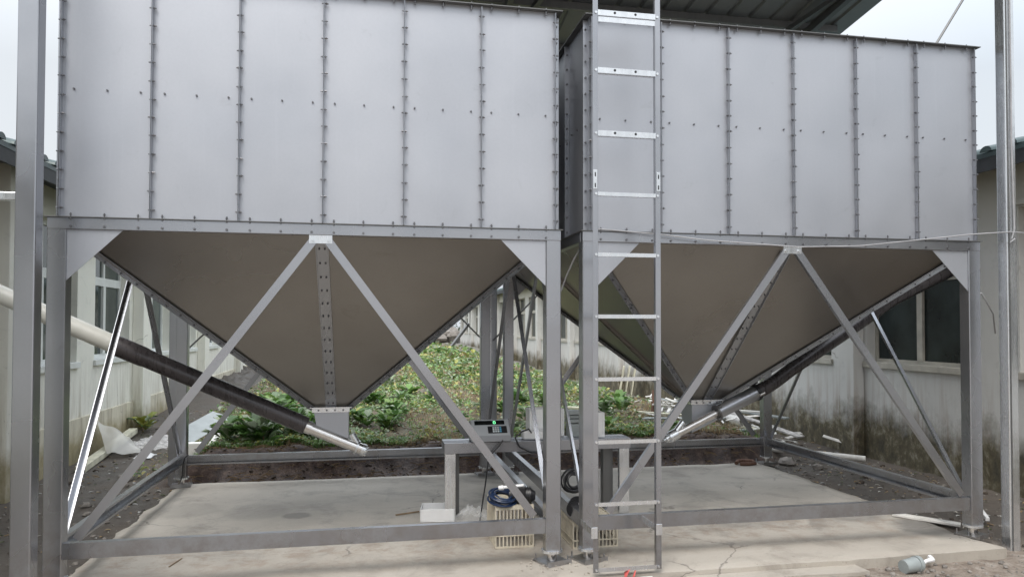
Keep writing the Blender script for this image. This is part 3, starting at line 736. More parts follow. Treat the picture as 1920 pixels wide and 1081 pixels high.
# ------------------------------------------------------------------ crates, coils, motors under the bins
def crate(x0, x1, y0, y1, z1, label, rz=0):
    c = thing('plastic_crate', label, 'crate', ((x0+x1)/2, (y0+y1)/2, 0), rz, group='cream crates on the slab')
    w_, d_ = (x1-x0)/2, (y1-y0)/2; t = .008
    def side(a, b, nrm):
        a, b, nrm = V(a), V(b), V(nrm); m = MB(); L_ = (b-a).length; u = (b-a)/L_
        for z0, zz in ((.0, .014), (z1*.28, z1*.28+.010), (z1-.03, z1)):
            m.prism([a+V((0, 0, z0)), b+V((0, 0, z0)), b-nrm*t+V((0, 0, z0)), a-nrm*t+V((0, 0, z0))], (0, 0, zz-z0))
        n_ = max(2, int(L_/.028))
        for i in range(n_+1):
            p = a+u*(L_-.009)*i/n_
            m.prism([p-nrm*.002+V((0, 0, .003)), p+u*.009-nrm*.002+V((0, 0, .003)), p+u*.009-nrm*(t-.002)+V((0, 0, .003)), p-nrm*(t-.002)+V((0, 0, .003))], (0, 0, z1-.012))
        m.build('side', 'cream', c)
    side((-w_, -d_, 0), (w_, -d_, 0), (0, -1, 0)); side((w_-.001, -d_+.009, 0), (w_-.001, d_-.009, 0), (1, 0, 0)); side((w_, d_, 0), (-w_, d_, 0), (0, 1, 0)); side((-w_+.001, d_-.009, 0), (-w_+.001, -d_+.009, 0), (-1, 0, 0))
    m = MB(); m.box((-w_+.01, -d_+.01, z1-.014), (w_-.01, d_-.01, z1-.008)) 
    for k in range(7):
        y = -d_+.03+k*(2*d_-.06)/6; m.box((-w_+.01, y-.006, z1-.0075), (w_-.01, y+.006, z1-.001))
    m.build('top_panel', 'cream', c)
    return c
crate(2.79, 3.075, .42, .82, .305, 'cream slotted crate under the left bin, carrying the blue cable coil', .0)
crate(3.335, 3.675, .30, .76, .195, 'low cream slotted crate between the bins, behind the ladder foot', .0)
def coil(c, r, axis_, n_, mat, label, rr=.006, sq=1):
    m = MB(); pts = []; rn = random.Random(int(r*1000)); a = V(axis_).normalized(); u = a.orthogonal().normalized(); v = a.cross(u)
    for i in range(n_*20+1):
        t_ = 2*math.pi*i/20; k = r+.014*math.sin(t_*.37+1)+.012*math.sin(t_*.23)
        pts.append(V(c)+u*k*math.cos(t_)*1+v*k*sq*math.sin(t_)+a*(.022*math.sin(t_*.31)+.008*math.sin(t_*1.1)))
    m.tube(pts, rr, 7); return tag(m.build('cable_coil', mat, smooth=True), label, 'cable')
coil((2.855, .50, .352), .082, (.1, -.30, .95), 9, 'bluecable', 'coil of dark blue cable lying on the cream crate', .0075)
coil((3.415, .60, .425), .066, (.1, -1, .15), 8, 'cable', 'coil of black cable leaning between the two bins\' base rails', .008)
def motor(label, loc, rz):
    g_ = thing('gear_motor', label, 'motor', loc, rz)
    m = MB(); m.cyl((-.09, 0, 0), (.07, 0, 0), .058, 20)
    for k in range(9): m.cyl((-.08+k*.017, 0, 0), (-.074+k*.017, 0, 0), .066, 20)
    m.cyl((.07, 0, 0), (.10, 0, 0), .05, 16, .03); m.build('body', 'black', g_, smooth=True)
    MB().box((-.05, -.085, .02), (.03, -.045, .075)).build('terminal_box', 'black', g_, bevel=.005)
    m = MB(); m.cyl((-.16, -.05, .062), (.02, -.065, .085), .012, 10); m.cyl((-.165, -.05, .06), (-.13, -.052, .065), .018, 10); m.build('connector', 'white', g_, smooth=True)
motor('black gear motor lying on the crate beside the blue cable coil', (3.00, .50, .36), -.25)
motor('black gear motor resting by the black coil between the bins', (3.40, .44, .27), 1.2)
tr = thing('plastic_tray', 'small white open tray on the slab at the bench\'s left leg', 'tray', (2.46, 1.38, .002), -.12)
m = MB(); w_, d_, h_, t_ = .14, .12, .105, .008
m.box((-w_, -d_, 0), (w_, d_, t_)); m.box((-w_, -d_, t_), (-w_+t_, d_, h_)); m.box((w_-t_, -d_, t_), (w_, d_, h_)); m.box((-w_+t_, -d_, t_), (w_-t_, -d_+t_, h_)); m.box((-w_+t_, d_-t_, t_), (w_-t_, d_, h_))
m.build('tray_body', 'white', tr, bevel=.006)
# crumpled clear bag
def crumple(name, mat, cx, cy, rx, ry, h, seed, label, cat, nn=22, z0=0):
    m = MB()
    for j in range(nn+1):
        for i in range(nn+1):
            u, v = i/nn*2-1, j/nn*2-1; r_ = math.sqrt(u*u+v*v)
            e = max(0, 1-r_*r_*.8)
            k = noise.noise(V((u*2.5, v*2.5, seed))); k2 = noise.noise(V((u*6, v*6, seed+3)))
            z = z0+.004+h*e*(.55+.6*k+.45*abs(k2)*1.4)
            m.v.append((cx+u*rx*(1+.15*k2), cy+v*ry*(1+.15*k), max(z0+.003, z)))
    for j in range(nn):
        for i in range(nn): m.f.append((j*(nn+1)+i, j*(nn+1)+i+1, (j+1)*(nn+1)+i+1, (j+1)*(nn+1)+i))
    return tag(m.build(name, mat), label, cat)
crumple('plastic_bag', 'film', 2.73, 1.22, .15, .17, .15, 2, 'crumpled clear plastic bag on the slab in front of the bench', 'plastic bag', 26)

# loose cords at the bins
tag(MB().tube([(3.448, .05, 2.30), (3.42, .1, 2.27), (3.38, .2, 2.19), (3.33, .25, 2.08), (3.285, .3, 1.96), (3.25, .3, 1.86), (3.24, .6, 1.75)], .006, 8).build('hanging_cord', 'cord', smooth=True), 'pale cord hanging in the gap between the two bins', 'cord')
tag(MB().tube([(3.42, -.02, 2.27), (3.86, -.06, 2.238), (4.2, -.07, 2.205), (4.9, -.09, 2.170), (5.4, -.10, 2.188), (5.9, -.11, 2.245), (6.3, -.13, 2.291), (6.6, -.175, 2.312), (6.9, -.10, 2.316), (7.98, .3, 2.35)], .0045, 8).build('hanging_cord', 'cord', smooth=True), 'pale cord sagging along the right bin\'s beam to the canopy post', 'cord')
tag(MB().tube([(6.63, -.168, 4.9), (6.632, -.169, 3.4), (6.628, -.170, 3.0), (6.640, -.171, 2.5), (6.642, -.172, 2.33), (6.61, -.18, 2.26), (6.59, -.18, 2.23), (6.64, -.178, 2.26)], .006, 8).build('hanging_cord', 'cord', smooth=True), 'pale cord running down the right canopy post', 'cord')
tag(MB().tube([(6.5, -.0, 1.86), (6.56, .02, 1.80), (6.66, .06, 1.70), (6.9, .3, 1.55)], .006, 8).build('hanging_cord', 'cord', smooth=True), 'short pale cord beside the right bin\'s front leg', 'cord')
tag(MB().tube([(.13, 3.15, .32), (.10, 3.13, .29), (.085, 3.12, .22), (.08, 3.12, .12), (.06, 3.14, .06)], .006, 8).build('hanging_cord', 'cable', smooth=True), 'black cable down the left bin\'s back left foot', 'cable')

# ------------------------------------------------------------------ left building
def building(label, wallx, sgn, y0, y1, ztop, bays, near_open, mat, eave_out, win_z, pil, plinth, fmat='frame', fw=.055, gmat='glass'):
    """sgn -1: wall faces +x and the house lies at lower x; +1 the other way round"""
    H = thing('farm_building', label, 'building')
    T_ = .30; xi = wallx+sgn*T_
    ops = sorted(bays); m = MB(); za, zb = win_z
    lo, hi = min(wallx, xi), max(wallx, xi)
    m.box((lo, y0, -.6), (hi, y1, za)); m.box((lo, y0, zb), (hi, y1, ztop))
    cur = y0
    for a, b_ in ops:
        m.box((lo, cur, za), (hi, a, zb)); cur = b_
    m.box((lo, cur, za), (hi, y1, zb)); m.build('wall', mat, H)
    back = wallx+sgn*7
    m = MB(); m.box((min(xi, back), y0, -.6), (max(xi, back), y0+.25, ztop)); m.box((min(xi, back), y1-.25, -.6), (max(xi, back), y1, ztop)); m.box((min(back, back+sgn*.3), y0, -.6), (max(back, back+sgn*.3), y1, ztop)); m.build('outer_wall', mat, H)
    for p0, p1 in pil:
        mm = MB(); xx = sorted((wallx-sgn*.15, wallx-sgn*.001)); mm.box((xx[0], p0, -.6), (xx[1], p1, ztop-.02)); mm.build('pilaster', mat, H, bevel=.008)
    if plinth:
        mm = MB(); cur = y0
        for p0, p1 in pil+[(y1, y1)]:
            xx = sorted((wallx-sgn*.025, wallx-sgn*.001)); mm.box((xx[0], cur, -.6), (xx[1], p0-.002, plinth)); cur = p1+.002
        mm.build('plinth', 'wall_plinth', H, bevel=.004)
    # windows
    xg = wallx+sgn*.12
    for a, b_ in ops:
        f = MB(); x0, x1 = sorted((xg, xg+sgn*.05))
        f.box((x0, a+.001, za+.001), (x1, a+fw, zb-.001)); f.box((x0, b_-fw, za+.001), (x1, b_-.001, zb-.001))
        f.box((x0, a+fw, za+.001), (x1, b_-fw, za+fw)); f.box((x0, a+fw, zb-fw), (x1, b_-fw, zb-.001))
        tz = za+(zb-za)*.60; f.box((x0-.004, a+fw, tz), (x1+.004, b_-fw, tz+.11))
        mid = (a+b_)/2; f.box((x0-.008, mid-.045, za+fw), (x1+.008, mid+.045, tz-.001)); f.box((x0, mid-.03, tz+.112), (x1, mid+.03, zb-fw))
        fo = f.build('window', fmat, H)
        g_ = MB(); xa, xb = sorted((xg+sgn*.025, xg+sgn*.032)); 
        g_.box((xa, a+fw, za+fw), (xb, b_-fw, zb-fw)); g_.build('pane', gmat, fo)
        s = MB(); xx = sorted((wallx-sgn*.035, xg)); s.box((xx[0], a-.04, za-.07), (xx[1], b_+.04, za+.0005)); s.build('sill', fmat, fo, bevel=.004)
    # roof: slope with half-round tile ends along the eave
    ex = wallx-sgn*eave_out; rx = wallx+sgn*3.6; ez = ztop-.02; rz_ = ez+.85
    r = MB(); r.prism([(ex, y0-.2, ez), (rx, y0-.2, rz_), (rx, y0-.2, rz_+.05), (ex, y0-.2, ez+.05)], (0, y1-y0+.4, 0))
    r.prism([(rx, y0-.2, rz_), (wallx+sgn*7.6, y0-.2, ez), (wallx+sgn*7.6, y0-.2, ez+.05), (rx, y0-.2, rz_+.05)], (0, y1-y0+.4, 0))
    y = y0
    n_ = 8
    while y < y1:
        vs = []; fs = []
        for e_, (xx, zz) in enumerate(((ex-sgn*.02, ez+.052), (rx, rz_+.052))):
            for i in range(n_+1):
                t_ = math.pi*i/n_; vs.append((xx, y+.075+.075*math.cos(t_), zz+.055*math.sin(t_)))
        for i in range(n_): fs.append((i, i+1, n_+2+i, n_+1+i))
        fs.append(tuple(range(n_+1))); r.add(vs, fs)
        y += .30
    r.build('tiled_roof', 'tile', H, smooth=True)
    fz = MB(); xx = sorted((ex+sgn*.005, ex+sgn*.03)); fz.box((xx[0], y0-.2, ez-.13), (xx[1], y1+.2, ez+.02)); xx = sorted((ex+sgn*.031, wallx)); fz.box((xx[0], y0-.2, ez-.05), (xx[1], y1+.2, ez-.03)); fz.build('fascia', 'black_wood', H)
    return H
M['black_wood'] = plain('dark_fascia', (.035, .038, .042), .6, .3)
PL = [2.86+4.33*k for k in range(-2, 6)]
opsL = []
for p in PL: opsL += [(p+.70, p+2.14), (p+2.74, p+4.17)]
building('long cream rendered building with white windows along the left side', -1.53, -1, -6.2, 28.5, 3.18, opsL, None, 'wall_cream', .30, (1.17, 2.78), [(p, p+.42) for p in PL], .50)
PR = [3.58+4.70*k for k in range(-2, 10)]
opsR = []
for p in PR: opsR += [(p+.70, p+2.31), (p+3.02, p+4.64)]
building('long grey rendered building with mouldy base along the right side', 8.0, 1, -6.3, 48.5, 3.26, opsR[:-1], None, 'wall_grey', .26, (1.165, 2.75), [(p, p+.32) for p in PR[:-1]], .0, 'oldframe', .04, 'glassdark')
# grille leaning inside the near right window
gr = MB()
for k in range(9): gr.box((8.085, 1.72+k*.026, 1.93), (8.09, 1.725+k*.026, 2.16))
for k in range(8): gr.box((8.08, 1.70, 1.94+k*.029), (8.085, 1.95, 1.945+k*.029))
tag(gr.build('window_grille', 'frame'), 'small pale wire grille hung in the near right window', 'grille')
tag(MB().cyl((9.30, 6, 3.60), (11.8, 6, 7.35), .022, 8).build('stay_rod', 'dull', smooth=True), 'thin dark rod slanting up above the right bin from the roof behind', 'rod')
tag(MB().box((7.965, -.57, 2.77), (7.995, 1.2, 2.82)).build('lintel', 'wall_grey'), 'thin concrete lintel over the nearest opening in the right wall', 'lintel')

# ------------------------------------------------------------------ vegetation
def leaf(m, p, L_, wd, rz, tilt, col, fold=.25):
    d = V((math.cos(rz)*math.cos(tilt), math.sin(rz)*math.cos(tilt), math.sin(tilt))); s = V((-math.sin(rz), math.cos(rz), 0)); u = d.cross(s)
    if u.z < 0: u = -u
    a = p; b1 = p+d*L_*.35-s*wd*.45+u*wd*fold; b2 = p+d*L_*.35+s*wd*.45+u*wd*fold; c1 = p+d*L_*.75-s*wd*.38+u*wd*fold*.6; c2 = p+d*L_*.75+s*wd*.38+u*wd*fold*.6
    md = p+d*L_*.5; tip = p+d*L_-V((0, 0, L_*.15))
    m.add([a, b1, c1, tip, c2, b2, md], [(0, 6, 1), (1, 6, 2), (2, 6, 3), (3, 6, 4), (4, 6, 5), (5, 6, 0)], col)
def pick(rn, pal):
    c = rn.choice(pal); k = rn.uniform(.75, 1.25); return (c[0]*k, c[1]*k, c[2]*k)
GREEN = [(.12, .23, .055), (.15, .27, .065), (.09, .18, .05), (.19, .30, .08), (.22, .33, .12)]
YEL = [(.33, .34, .08), (.29, .33, .09), (.37, .34, .11)]
PALE = [(.28, .34, .22), (.36, .41, .29), (.22, .31, .17)]
DRY = [(.36, .25, .13), (.29, .20, .11), (.42, .33, .20)]
rn = random.Random(11); gc = MB(); cnt = 0
while cnt < 52000:
    t_ = rn.random(); y = 3.85+42*(t_**2.1); half = 1
    x = rn.uniform(-.6, 7.2)
    if x > 6.5-.01*y and rn.random() < .85: continue
    if x < .1 and y < 5 and rn.random() < .85: continue
    d1 = noise.noise(V((x*.75, y*.45, 1.5))); d2 = noise.noise(V((x*2.4, y*1.6, 4)))
    if d1+.5*d2 < -.30 and rn.random() < .7: continue
    if x > 5.9 and 3.8 < y < 6.4 and rn.random() < .8: continue
    s = .030+.0030*(y-3.8)
    pal = GREEN if rn.random() < .52 else (YEL if d2 > .0 and rn.random() < .65 else PALE)
    if d1 < -.12 and rn.random() < .55: pal = DRY
    if rn.random() < .12: pal = DRY
    h = gh(x, y)+(.01+rn.random()*(.05+.06*max(0, d1)))*(1 if y > 6 else .7)
    L_ = s*rn.uniform(.7, 1.7)*(1.6 if rn.random() < .14 else 1)*(1.25 if d2 > .15 else 1)
    if d2 > .05: h += .10*(d2)*rn.random()*(1+.02*y)
    leaf(gc, V((x, y, h)), L_, L_*rn.uniform(.5, .85) if pal is not DRY else L_*.22, rn.uniform(0, 6.283), rn.uniform(-.2, .9), pick(rn, pal)); cnt += 1
gc.build('ground_cover', 'leaf', kind='stuff', label='low leafy weeds covering the garden behind the bins')
# straw and roots on the soil bank and between weeds
st = MB(); rn = random.Random(5)
for i in range(2600):
    if i < 1100: x = rn.uniform(.1, 6.4); y = 3.40+.5*rn.random()
    else: y = 3.9+14*rn.random()**1.7; x = rn.uniform(-.3, 7)
    z = gh(x, y)+.006; a = rn.uniform(0, 6.28); L_ = rn.uniform(.04, .16)*(1+.05*(y-3.4)); k = rn.uniform(-.5, .5)
    p = V((x, y, z)); q = p+V((math.cos(a), math.sin(a), rn.uniform(-.1, .35)))*L_*.5; r_ = q+V((math.cos(a+k), math.sin(a+k), rn.uniform(-.5, .1)))*L_*.5
    wd = V((0, 0, .0035*(1+.06*y))); st.add([p-wd, q-wd, r_-wd, r_+wd, q+wd, p+wd], [(0, 1, 4, 5), (1, 2, 3, 4)])
st.build('dry_straw', 'twig', kind='stuff')
tf = MB(); rn = random.Random(6); k = 0
while k < 14000:            # tufts of dead and green grass between the weeds
    y = 3.8+20*rn.random()**1.9; x = rn.uniform(-.4, 7.0); dd = noise.noise(V((x*.9+7, y*.5, 2)))
    if dd < -.12: continue
    k += 1; z = gh(x, y); a = rn.uniform(0, 6.28); h = rn.uniform(.03, .10)*(1+.03*y); w_ = .0035*(1+.10*y)
    p = V((x, y, z)); q = p+V((math.cos(a)*h*.5, math.sin(a)*h*.5, h)); s_ = V((-math.sin(a), math.cos(a), 0))*w_
    tf.add([p-s_, p+s_, q], [(0, 1, 2)], pick(rn, DRY+[(.45, .36, .22)] if dd > .12 else GREEN))
tf.build('grass', 'leaf', kind='stuff')
rb = MB(); rn = random.Random(16)
for k in range(110):        # small pale scraps on the rubbish heap
    t_ = rn.random(); x = rn.gauss(6.7, .45); y = rn.uniform(4.0, 7.2); z = gh(x, y)+rn.uniform(.02, .22)
    a = rn.uniform(0, 6.28); L_ = rn.uniform(.06, .35); p = V((x, y, z)); q = p+V((math.cos(a), math.sin(a), rn.uniform(-.4, .3)))*L_
    rb.bar(p, q, rn.uniform(.02, .09), .008, V((rn.uniform(-.5, .5), rn.uniform(-.5, .5), 1)))
rb.build('rubbish', 'pvcwhite', kind='stuff')
# broad-leaved plants behind the left bin
def plant(i, x, y, sc, label, pal, nl=34):
    m = MB(); r_ = random.Random(i*13+1); z = gh(x, y)
    for k in range(nl):
        a = r_.uniform(0, 6.283); el = r_.uniform(.25, 1.25); rad = r_.uniform(.0, .08)*sc; h = r_.uniform(.02, .16)*sc
        L_ = r_.uniform(.10, .19)*sc
        leaf(m, V((x+math.cos(a)*rad, y+math.sin(a)*rad, z+h)), L_, L_*r_.uniform(.55, .8), a, el*.75, pick(r_, pal if r_.random() < .68 else PALE), .18)
    root = thing('leafy_plant', label, 'plant', group='broad-leaved plants behind the left bin')
    m.build('foliage', 'leaf', root)
    s = MB(); s.cyl((x, y, z-.02), (x, y, z+.07*sc), .008*sc, 6); s.build('stem', 'twig', root)
rn = random.Random(21); GRP = 'one of the broad-leaved green plants massed behind the left bin\'s back rail'
for i in range(26):
    x = .25+rn.random()*2.0; y = 4.05+rn.random()*3.0
    plant(i, x, y, rn.uniform(.9, 1.35)*(1.15 if x < 1.2 else .8), GRP, GREEN[:4] if i % 3 else GREEN[2:3]+GREEN[:1])
for i, (x, y, sc) in enumerate([(4.3, 7.5, 1.3), (4.7, 7.1, 1.1), (5.0, 7.9, 1.2), (5.4, 6.9, 1.4), (5.7, 6.5, 1.2), (3.1, 5.6, .8), (3.9, 6.4, 1.0), (2.6, 9.5, 1.2), (3.0, 8.3, 1.1), (1.9, 8.1, 1.2), (5.2, 5.6, 1.0)]):
    plant(60+i, x, y, sc, 'one of the scattered green plants standing in the weedy garden strip', GREEN[:3])
rn = random.Random(77)
for i in range(34):
    y = 4.0+14*rn.random()**1.6; x = rn.uniform(1.2, 5.8)
    plant(120+i, x, y, rn.uniform(.45, .95)*(1+.02*y), 'one of the scattered green plants standing in the weedy garden strip', rn.choice([GREEN, GREEN, YEL+GREEN[:2], PALE]), 22)
plant(99, -1.32, 7.0, 1.15, 'yellow-green weed growing at the foot of the left wall', YEL+GREEN[:1], 26)
# shrubs closing the far end of the garden
def shrub(i, x, y, r, h, label):
    root = thing('shrub', label, 'shrub', group='shrubs at the far end of the garden'); m = MB(); rr = random.Random(i*7+2)
    for k in range(900):
        a = rr.uniform(0, 6.283); v = rr.random(); rad = r*math.sqrt(rr.random())*(1-.55*v**2); z = h*v
        p = V((x+math.cos(a)*rad, y+math.sin(a)*rad, z+.1)); 
        if noise.noise(p*1.1) < -.15: continue
        leaf(m, p, rr.uniform(.2, .4), .2, rr.uniform(0, 6.28), rr.uniform(-.5, .9), pick(rr, [(.03, .055, .025), (.05, .08, .03), (.07, .085, .045)]))
    m.build('crown', 'leaf', root)
    s = MB()
    for k in range(5): s.cyl((x, y, -.1), (x+rr.uniform(-1, 1)*r*.6, y+rr.uniform(-1, 1)*r*.4, h*.75), .05, 6, .015)
    s.build('trunk', 'bark', root)
for i, (x, y, r, h) in enumerate([(-5, 64, 3.2, 5.5), (-.5, 62, 2.8, 4.2), (3.5, 63, 2.6, 4.8), (7.0, 61.5, 2.2, 3.4), (10.5, 64, 3, 5.2)]):
    shrub(i, x, y, r, h, ('far left shrub closing the end of the garden', 'second shrub from the left at the garden end', 'middle shrub at the garden end', 'low shrub against the far end of the right building', 'far right shrub behind the right building')[i])
m = MB(); rn = random.Random(3)
for k in range(60): m.rock((rn.uniform(5.0, 8.4), rn.uniform(50, 58), .35+rn.random()*.9*1), rn.uniform(.25, .6), k)
m.build('rubble_heap', 'rock', kind='stuff', smooth=True)
tag(MB().bar((6.6, 42, .2), (7.9, 43, 1.75), .16, .16).build('leaning_pole', 'dull'), 'leaning steel pole by the far end of the right wall', 'pole')

# ------------------------------------------------------------------ rubbish and loose material
def board(name, a, b, w_, h_, mat, label, cat, up=(0, 0, 1), prof=False):
    m = MB(); m.bar(a, b, w_, h_, up)
    if prof:
        sdv = (V(b)-V(a)).normalized().cross(V(up)).normalized()
        for s in (-1, 1): m.bar(V(a)+sdv*s*w_*.45-V(up)*h_, V(b)+sdv*s*w_*.45-V(up)*h_, w_*.1, h_*1.0, up)
    return tag(m.build(name, mat, bevel=.003), label, cat)
board('plastic_board', (-1.24, 4.30, .03), (-1.38, 6.75, .14), .11, .035, 'board', 'long cream profile board lying at the foot of the left wall', 'board', prof=True)
# milky sheet hanging from the wall foot
m = MB(); nn = 14
A0, A1, A2, A3 = V((-1.49, 5.6, .40)), V((-1.22, 6.0, .12)), V((-1.20, 5.05, .05)), V((-.86, 5.25, .02))
for j in range(nn+1):
    for i in range(nn+1):
        u, v = i/nn, j/nn; p = (A0.lerp(A1, u)).lerp(A2.lerp(A3, u), v); k = noise.noise(V((u*3, v*3, 9))); p.z += .09*math.sin(math.pi*u)*math.sin(math.pi*v)+.03*k+.01; m.v.append(tuple(p))
for j in range(nn):
    for i in range(nn): m.f.append((j*(nn+1)+i, j*(nn+1)+i+1, (j+1)*(nn+1)+i+1, (j+1)*(nn+1)+i))
tag(m.build('plastic_sheet', 'milky', smooth='all'), 'milky plastic sheet draped over the cream board by the left wall', 'plastic sheet')
crumple('rag_heap', 'rag', -.95, 6.2, .28, .55, .12, 5, 'heap of pale muddy rags behind the cream board', 'rags', 26, .0)
crumple('white_rag', 'white', -.80, 5.15, .10, .16, .06, 8, 'white crumpled rag at the edge of the milky sheet', 'rag', 16, .0)
def rocks(lst, mat, label, cat, name):
    for i, (x, y, r, lb) in enumerate(lst):
        tag(MB().rock((x, y, gh(x, y)+r*.35), r, i*5+len(lst)).build(name, mat, smooth=True), lb, cat)
rocks([(-.64, 3.85, .085, 'large grey stone in the mud beside the left base rail'), (-.55, 3.45, .055, 'small stone in front of the large grey one, left of the base rail'), (-.45, 4.35, .06, 'stone nearest the left bin\'s back foot in the mud'), (-.60, 2.55, .045, 'small pale stone lying in the left mud near the front'), (-.48, 2.2, .035, 'tiny pale stone nearest the front leg in the left mud')], 'rock', '', 'stone', 'stone')
rocks([(6.75, 3.25, .10, 'dark stone beside the right bin\'s back foot'), (6.95, 2.95, .06, 'smaller stone right of the right bin\'s back foot')], 'rock', '', 'stone', 'stone')
board('metal_sheet', (-.05, 6.0, .40), (-.40, 5.2, .20), .32, .004, 'grey', 'grey metal sheet lying behind the left bin\'s back leg', 'sheet', (.2, -.3, 1))
tag(MB().box((-.22, 4.5, .02), (.02, 4.62, .24)).build('foam_block', 'foam', bevel=.01), 'white foam block right behind the left bin\'s back leg', 'foam block')
board('foam_strip', (.0, 4.8, .12), (.15, 5.1, .40), .05, .06, 'foam', 'upright white foam strip beside the foam block', 'foam strip', (1, 0, 0))
crumple('torn_sack', 'white', .42, 4.35, .26, .13, .11, 14, 'torn white sack lying among the broad-leaved plants', 'sack', 18, .20)
# right hand heap of pipes and boards
def pipe(a, b, r, label, mat='pvcwhite'):
    a, b = V(a), V(b); m = MB(); n_ = 20; d = (b-a).normalized(); u = d.orthogonal().normalized(); v = d.cross(u); vs = []
    for p, rr in ((a, r), (b, r), (b, r*.88), (b-d*.25, r*.88)):
        for i in range(n_): t_ = 2*math.pi*i/n_; vs.append(p+(u*math.cos(t_)+v*math.sin(t_))*rr)
    fs = [(k*n_+i, k*n_+(i+1) % n_, (k+1)*n_+(i+1) % n_, (k+1)*n_+i) for k in range(3) for i in range(n_)]+[tuple(range(n_-1, -1, -1)), tuple(range(3*n_, 4*n_))]
    m.add(vs, fs); return tag(m.build('plastic_pipe', mat, smooth=True), label, 'pipe')
pipe((7.15, 8.9, .10), (6.75, 6.75, .22), .065, 'white plastic pipe lying on the path beyond the right outlet')
pipe((6.40, 5.35, .40), (6.78, 4.45, .33), .065, 'short white plastic pipe end on the heap behind the right outlet')
pipe((6.20, 6.1, .30), (6.42, 5.7, .32), .07, 'stub of white pipe left of the right outlet')
pipe((6.55, 3.95, .07), (5.85, 3.85, .10), .03, 'thin white pipe lying under the right bin\'s back rail')
pipe((6.70, 3.75, .09), (7.60, 3.0, .05), .035, 'thin white pipe right of the right bin\'s back leg')
pipe((6.12, 6.0, .30), (6.18, 6.1, .62), .05, 'short rusty pipe standing left of the right outlet', 'rust')
rn = random.Random(9)
bl = ['topmost pale board across the heap behind the right outlet', 'pale board slanting down the left side of the heap', 'long pale board at the back of the heap near the right wall', 'broken pale board on the heap\'s right slope', 'narrow pale batten leaning on the heap', 'grey board under the white pipe end', 'pale board at the foot of the heap by the back rail']
bp_ = [((6.1, 6.0, .42), (7.4, 5.0, .38), .10), ((5.7, 5.3, .30), (6.6, 4.6, .36), .16), ((6.6, 7.0, .40), (7.7, 4.9, .30), .12), ((6.9, 5.4, .40), (7.5, 4.2, .14), .14), ((6.5, 5.9, .52), (7.2, 4.6, .26), .05), ((6.2, 5.0, .28), (7.0, 4.3, .24), .18), ((5.6, 4.7, .27), (6.7, 4.1, .26), .09)]
for lb, (a, b_, w_) in zip(bl, bp_): board('board', a, b_, w_, .022, rn.choice(['board', 'rag', 'grey', 'pvcwhite']), lb, 'board')
board('long_board', (4.9, 6.6, .34), (6.3, 5.3, .33), .09, .03, 'board', 'long pale green board lying in the weeds left of the heap', 'board')
for i, (dx, lb) in enumerate(((0, 'front window frame leaning against the right wall'), (.10, 'middle window frame leaning against the right wall'), (.2, 'rear window frame leaning against the right wall'))):
    fr = thing('window_frame', lb, 'window frame', (7.36+dx*1.3, 11.5-dx*.2, -.04), -.35)
    fr.rotation_euler = (0, .16, -.30)
    m = MB()
    for a, b_ in (((0, -.02, 0), (.03, .42, .07)), ((0, -.02, .68), (.03, .42, .75)), ((0, -.02, .07), (.03, .05, .68)), ((0, .35, .07), (.03, .42, .68))): m.box(a, b_)
    m.box((.5, 0, 0), (.51, .01, .01)) if False else None
    m.build('frame', 'board', fr); MB().box((.01, .05, .07), (.016, .35, .68)).build('pane', 'grey', fr)
# bits on the slab and in front
m = MB(); m.tube([(6.06, 3.2, .02), (6.12, 3.27, .03), (6.2, 3.28, .03), (6.28, 3.22, .03), (6.27, 3.15, .02), (6.18, 3.12, .02), (6.08, 3.14, .02)], .022, 8)
tag(m.build('work_glove', 'rust', smooth=True), 'brown rag glove lying on the slab at the right bin\'s back foot', 'glove')
m = MB(); m.cyl((5.46, -.44, -.03), (5.57, -.42, -.025), .045, 16, .05); m.cyl((5.57, -.42, -.025), (5.60, -.415, -.025), .056, 16)
tag(m.build('paper_cup', 'grey', smooth=True), 'crushed grey cup on the gravel in front of the slab', 'cup')
tag(MB().tube([(5.62, -.40, -.04), (5.70, -.36, -.03), (5.76, -.35, -.025), (5.77, -.31, -.02)], [.012, .014, .018, .018], 8).build('white_strip', 'white', smooth=True), 'bent white plastic strip beside the crushed cup', 'plastic strip')
m = MB(); m.prism([(3.50, -.37, -.02), (3.56, -.30, .03), (3.53, -.27, .0)], (0, .003, .004)); m.prism([(3.56, -.34, -.01), (3.60, -.28, .02), (3.57, -.34, -.012)], (0.01, .003, .012))
tag(m.build('paper_scrap', 'red'), 'torn red paper scrap at the ladder\'s foot', 'scrap')
tag(MB().box((3.605, -.36, -.03), (3.69, -.355, -.005)).build('paper_scrap', 'white'), 'white paper scrap beside the red one at the ladder\'s foot', 'scrap')
tag(MB().bar((.60, .44, .004), (.64, .62, .004), .008, .003).build('dark_stick', 'twig'), 'short dark stick lying on the front left of the slab', 'stick')
tag(MB().bar((2.12, 1.55, .008), (2.32, 1.62, .012), .012, .01).build('twig', 'twig'), 'thin twig on the slab left of the white tray', 'twig')
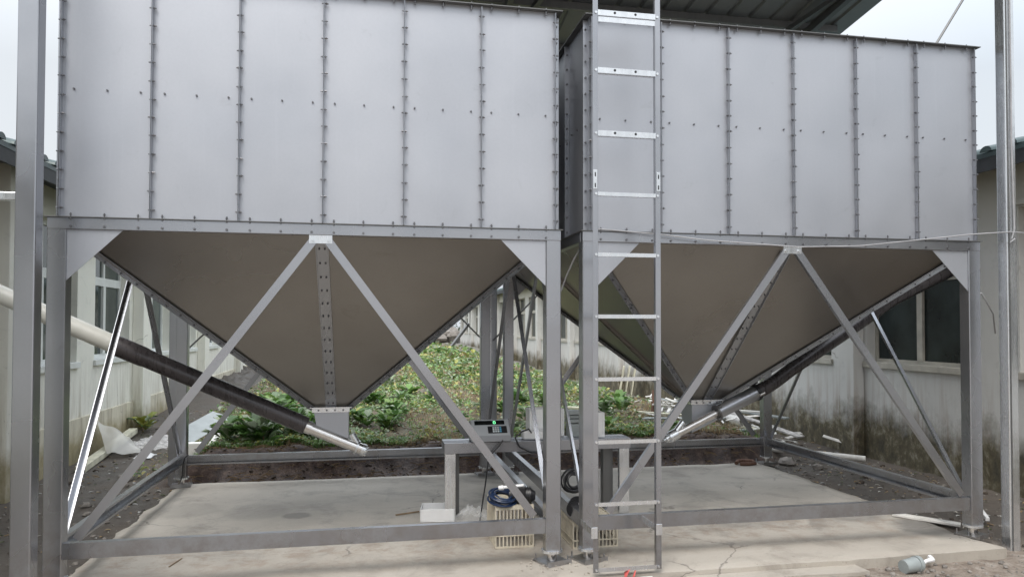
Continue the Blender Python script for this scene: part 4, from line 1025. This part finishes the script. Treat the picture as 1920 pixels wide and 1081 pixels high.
board('pale_plank', (6.25, .72, .015), (6.62, .38, -.01), .09, .02, 'pvcwhite', 'pale flat strip on the slab edge by the right bin\'s front foot', 'strip')
board('white_batten', (6.85, .35, .03), (7.1, .75, .05), .03, .03, 'white', 'small white batten behind the right canopy post', 'batten')
rn = random.Random(4); gv = MB()
for k in range(1500):
    x = rn.uniform(-.9, 7.6); y = rn.uniform(-1.0, -.30) if rn.random() < .7 else rn.uniform(-.3, 3.5)
    if y > -.30:
        x = rn.uniform(-1.4, -.02) if rn.random() < .5 else rn.uniform(6.5, 7.9)
    r_ = .006+.016*rn.random()**3; gv.rock((x, y, gh(x, y)+r_*.3), r_, k)
gv.build('gravel', 'rock', kind='stuff', smooth=True)
cl = MB(); rn = random.Random(31)
for k in range(700):
    q = rn.random()
    if q < .8: x = rn.uniform(.05, 6.4); y = rn.uniform(3.40, 3.85)
    elif q < .9: x = rn.uniform(6.5, 7.9); y = rn.uniform(-.2, 6)
    else: x = rn.uniform(-1.4, 0); y = rn.uniform(1, 9)
    r_ = .006+(.016 if q < .8 else .032)*rn.random()**2.5; cl.rock((x, y, gh(x, y)+r_*.2), r_, k, (1, 1, .6))
cl.build('soil_clods', 'clod', kind='stuff')
lt = MB(); rn = random.Random(32)
for k in range(1500):
    if rn.random() < .6: x = rn.uniform(6.5, 7.9); y = rn.uniform(-.2, 8)
    else: x = rn.uniform(-1.45, 0); y = rn.uniform(1.0, 9)
    leaf(lt, V((x, y, gh(x, y)+.006)), rn.uniform(.02, .07), rn.uniform(.008, .03), rn.uniform(0, 6.28), rn.uniform(-.1, .2), pick(rn, DRY+[(.45, .43, .38), (.10, .12, .05), (.05, .04, .03), (.6, .6, .58)]))
lt.build('leaf_litter', 'leaf', kind='stuff')
m = MB(); rn = random.Random(8)
for k in range(130):
    cx_ = rn.choice([3.12, 3.12, 3.38, 6.45]); x = cx_+rn.gauss(0, .11); y = -.02+rn.gauss(0, .09); r_ = .003+.007*rn.random()**2
    m.rock((x, max(-.25, y), .003), r_, k)
m.build('mortar_crumbs', 'concrete', kind='stuff')
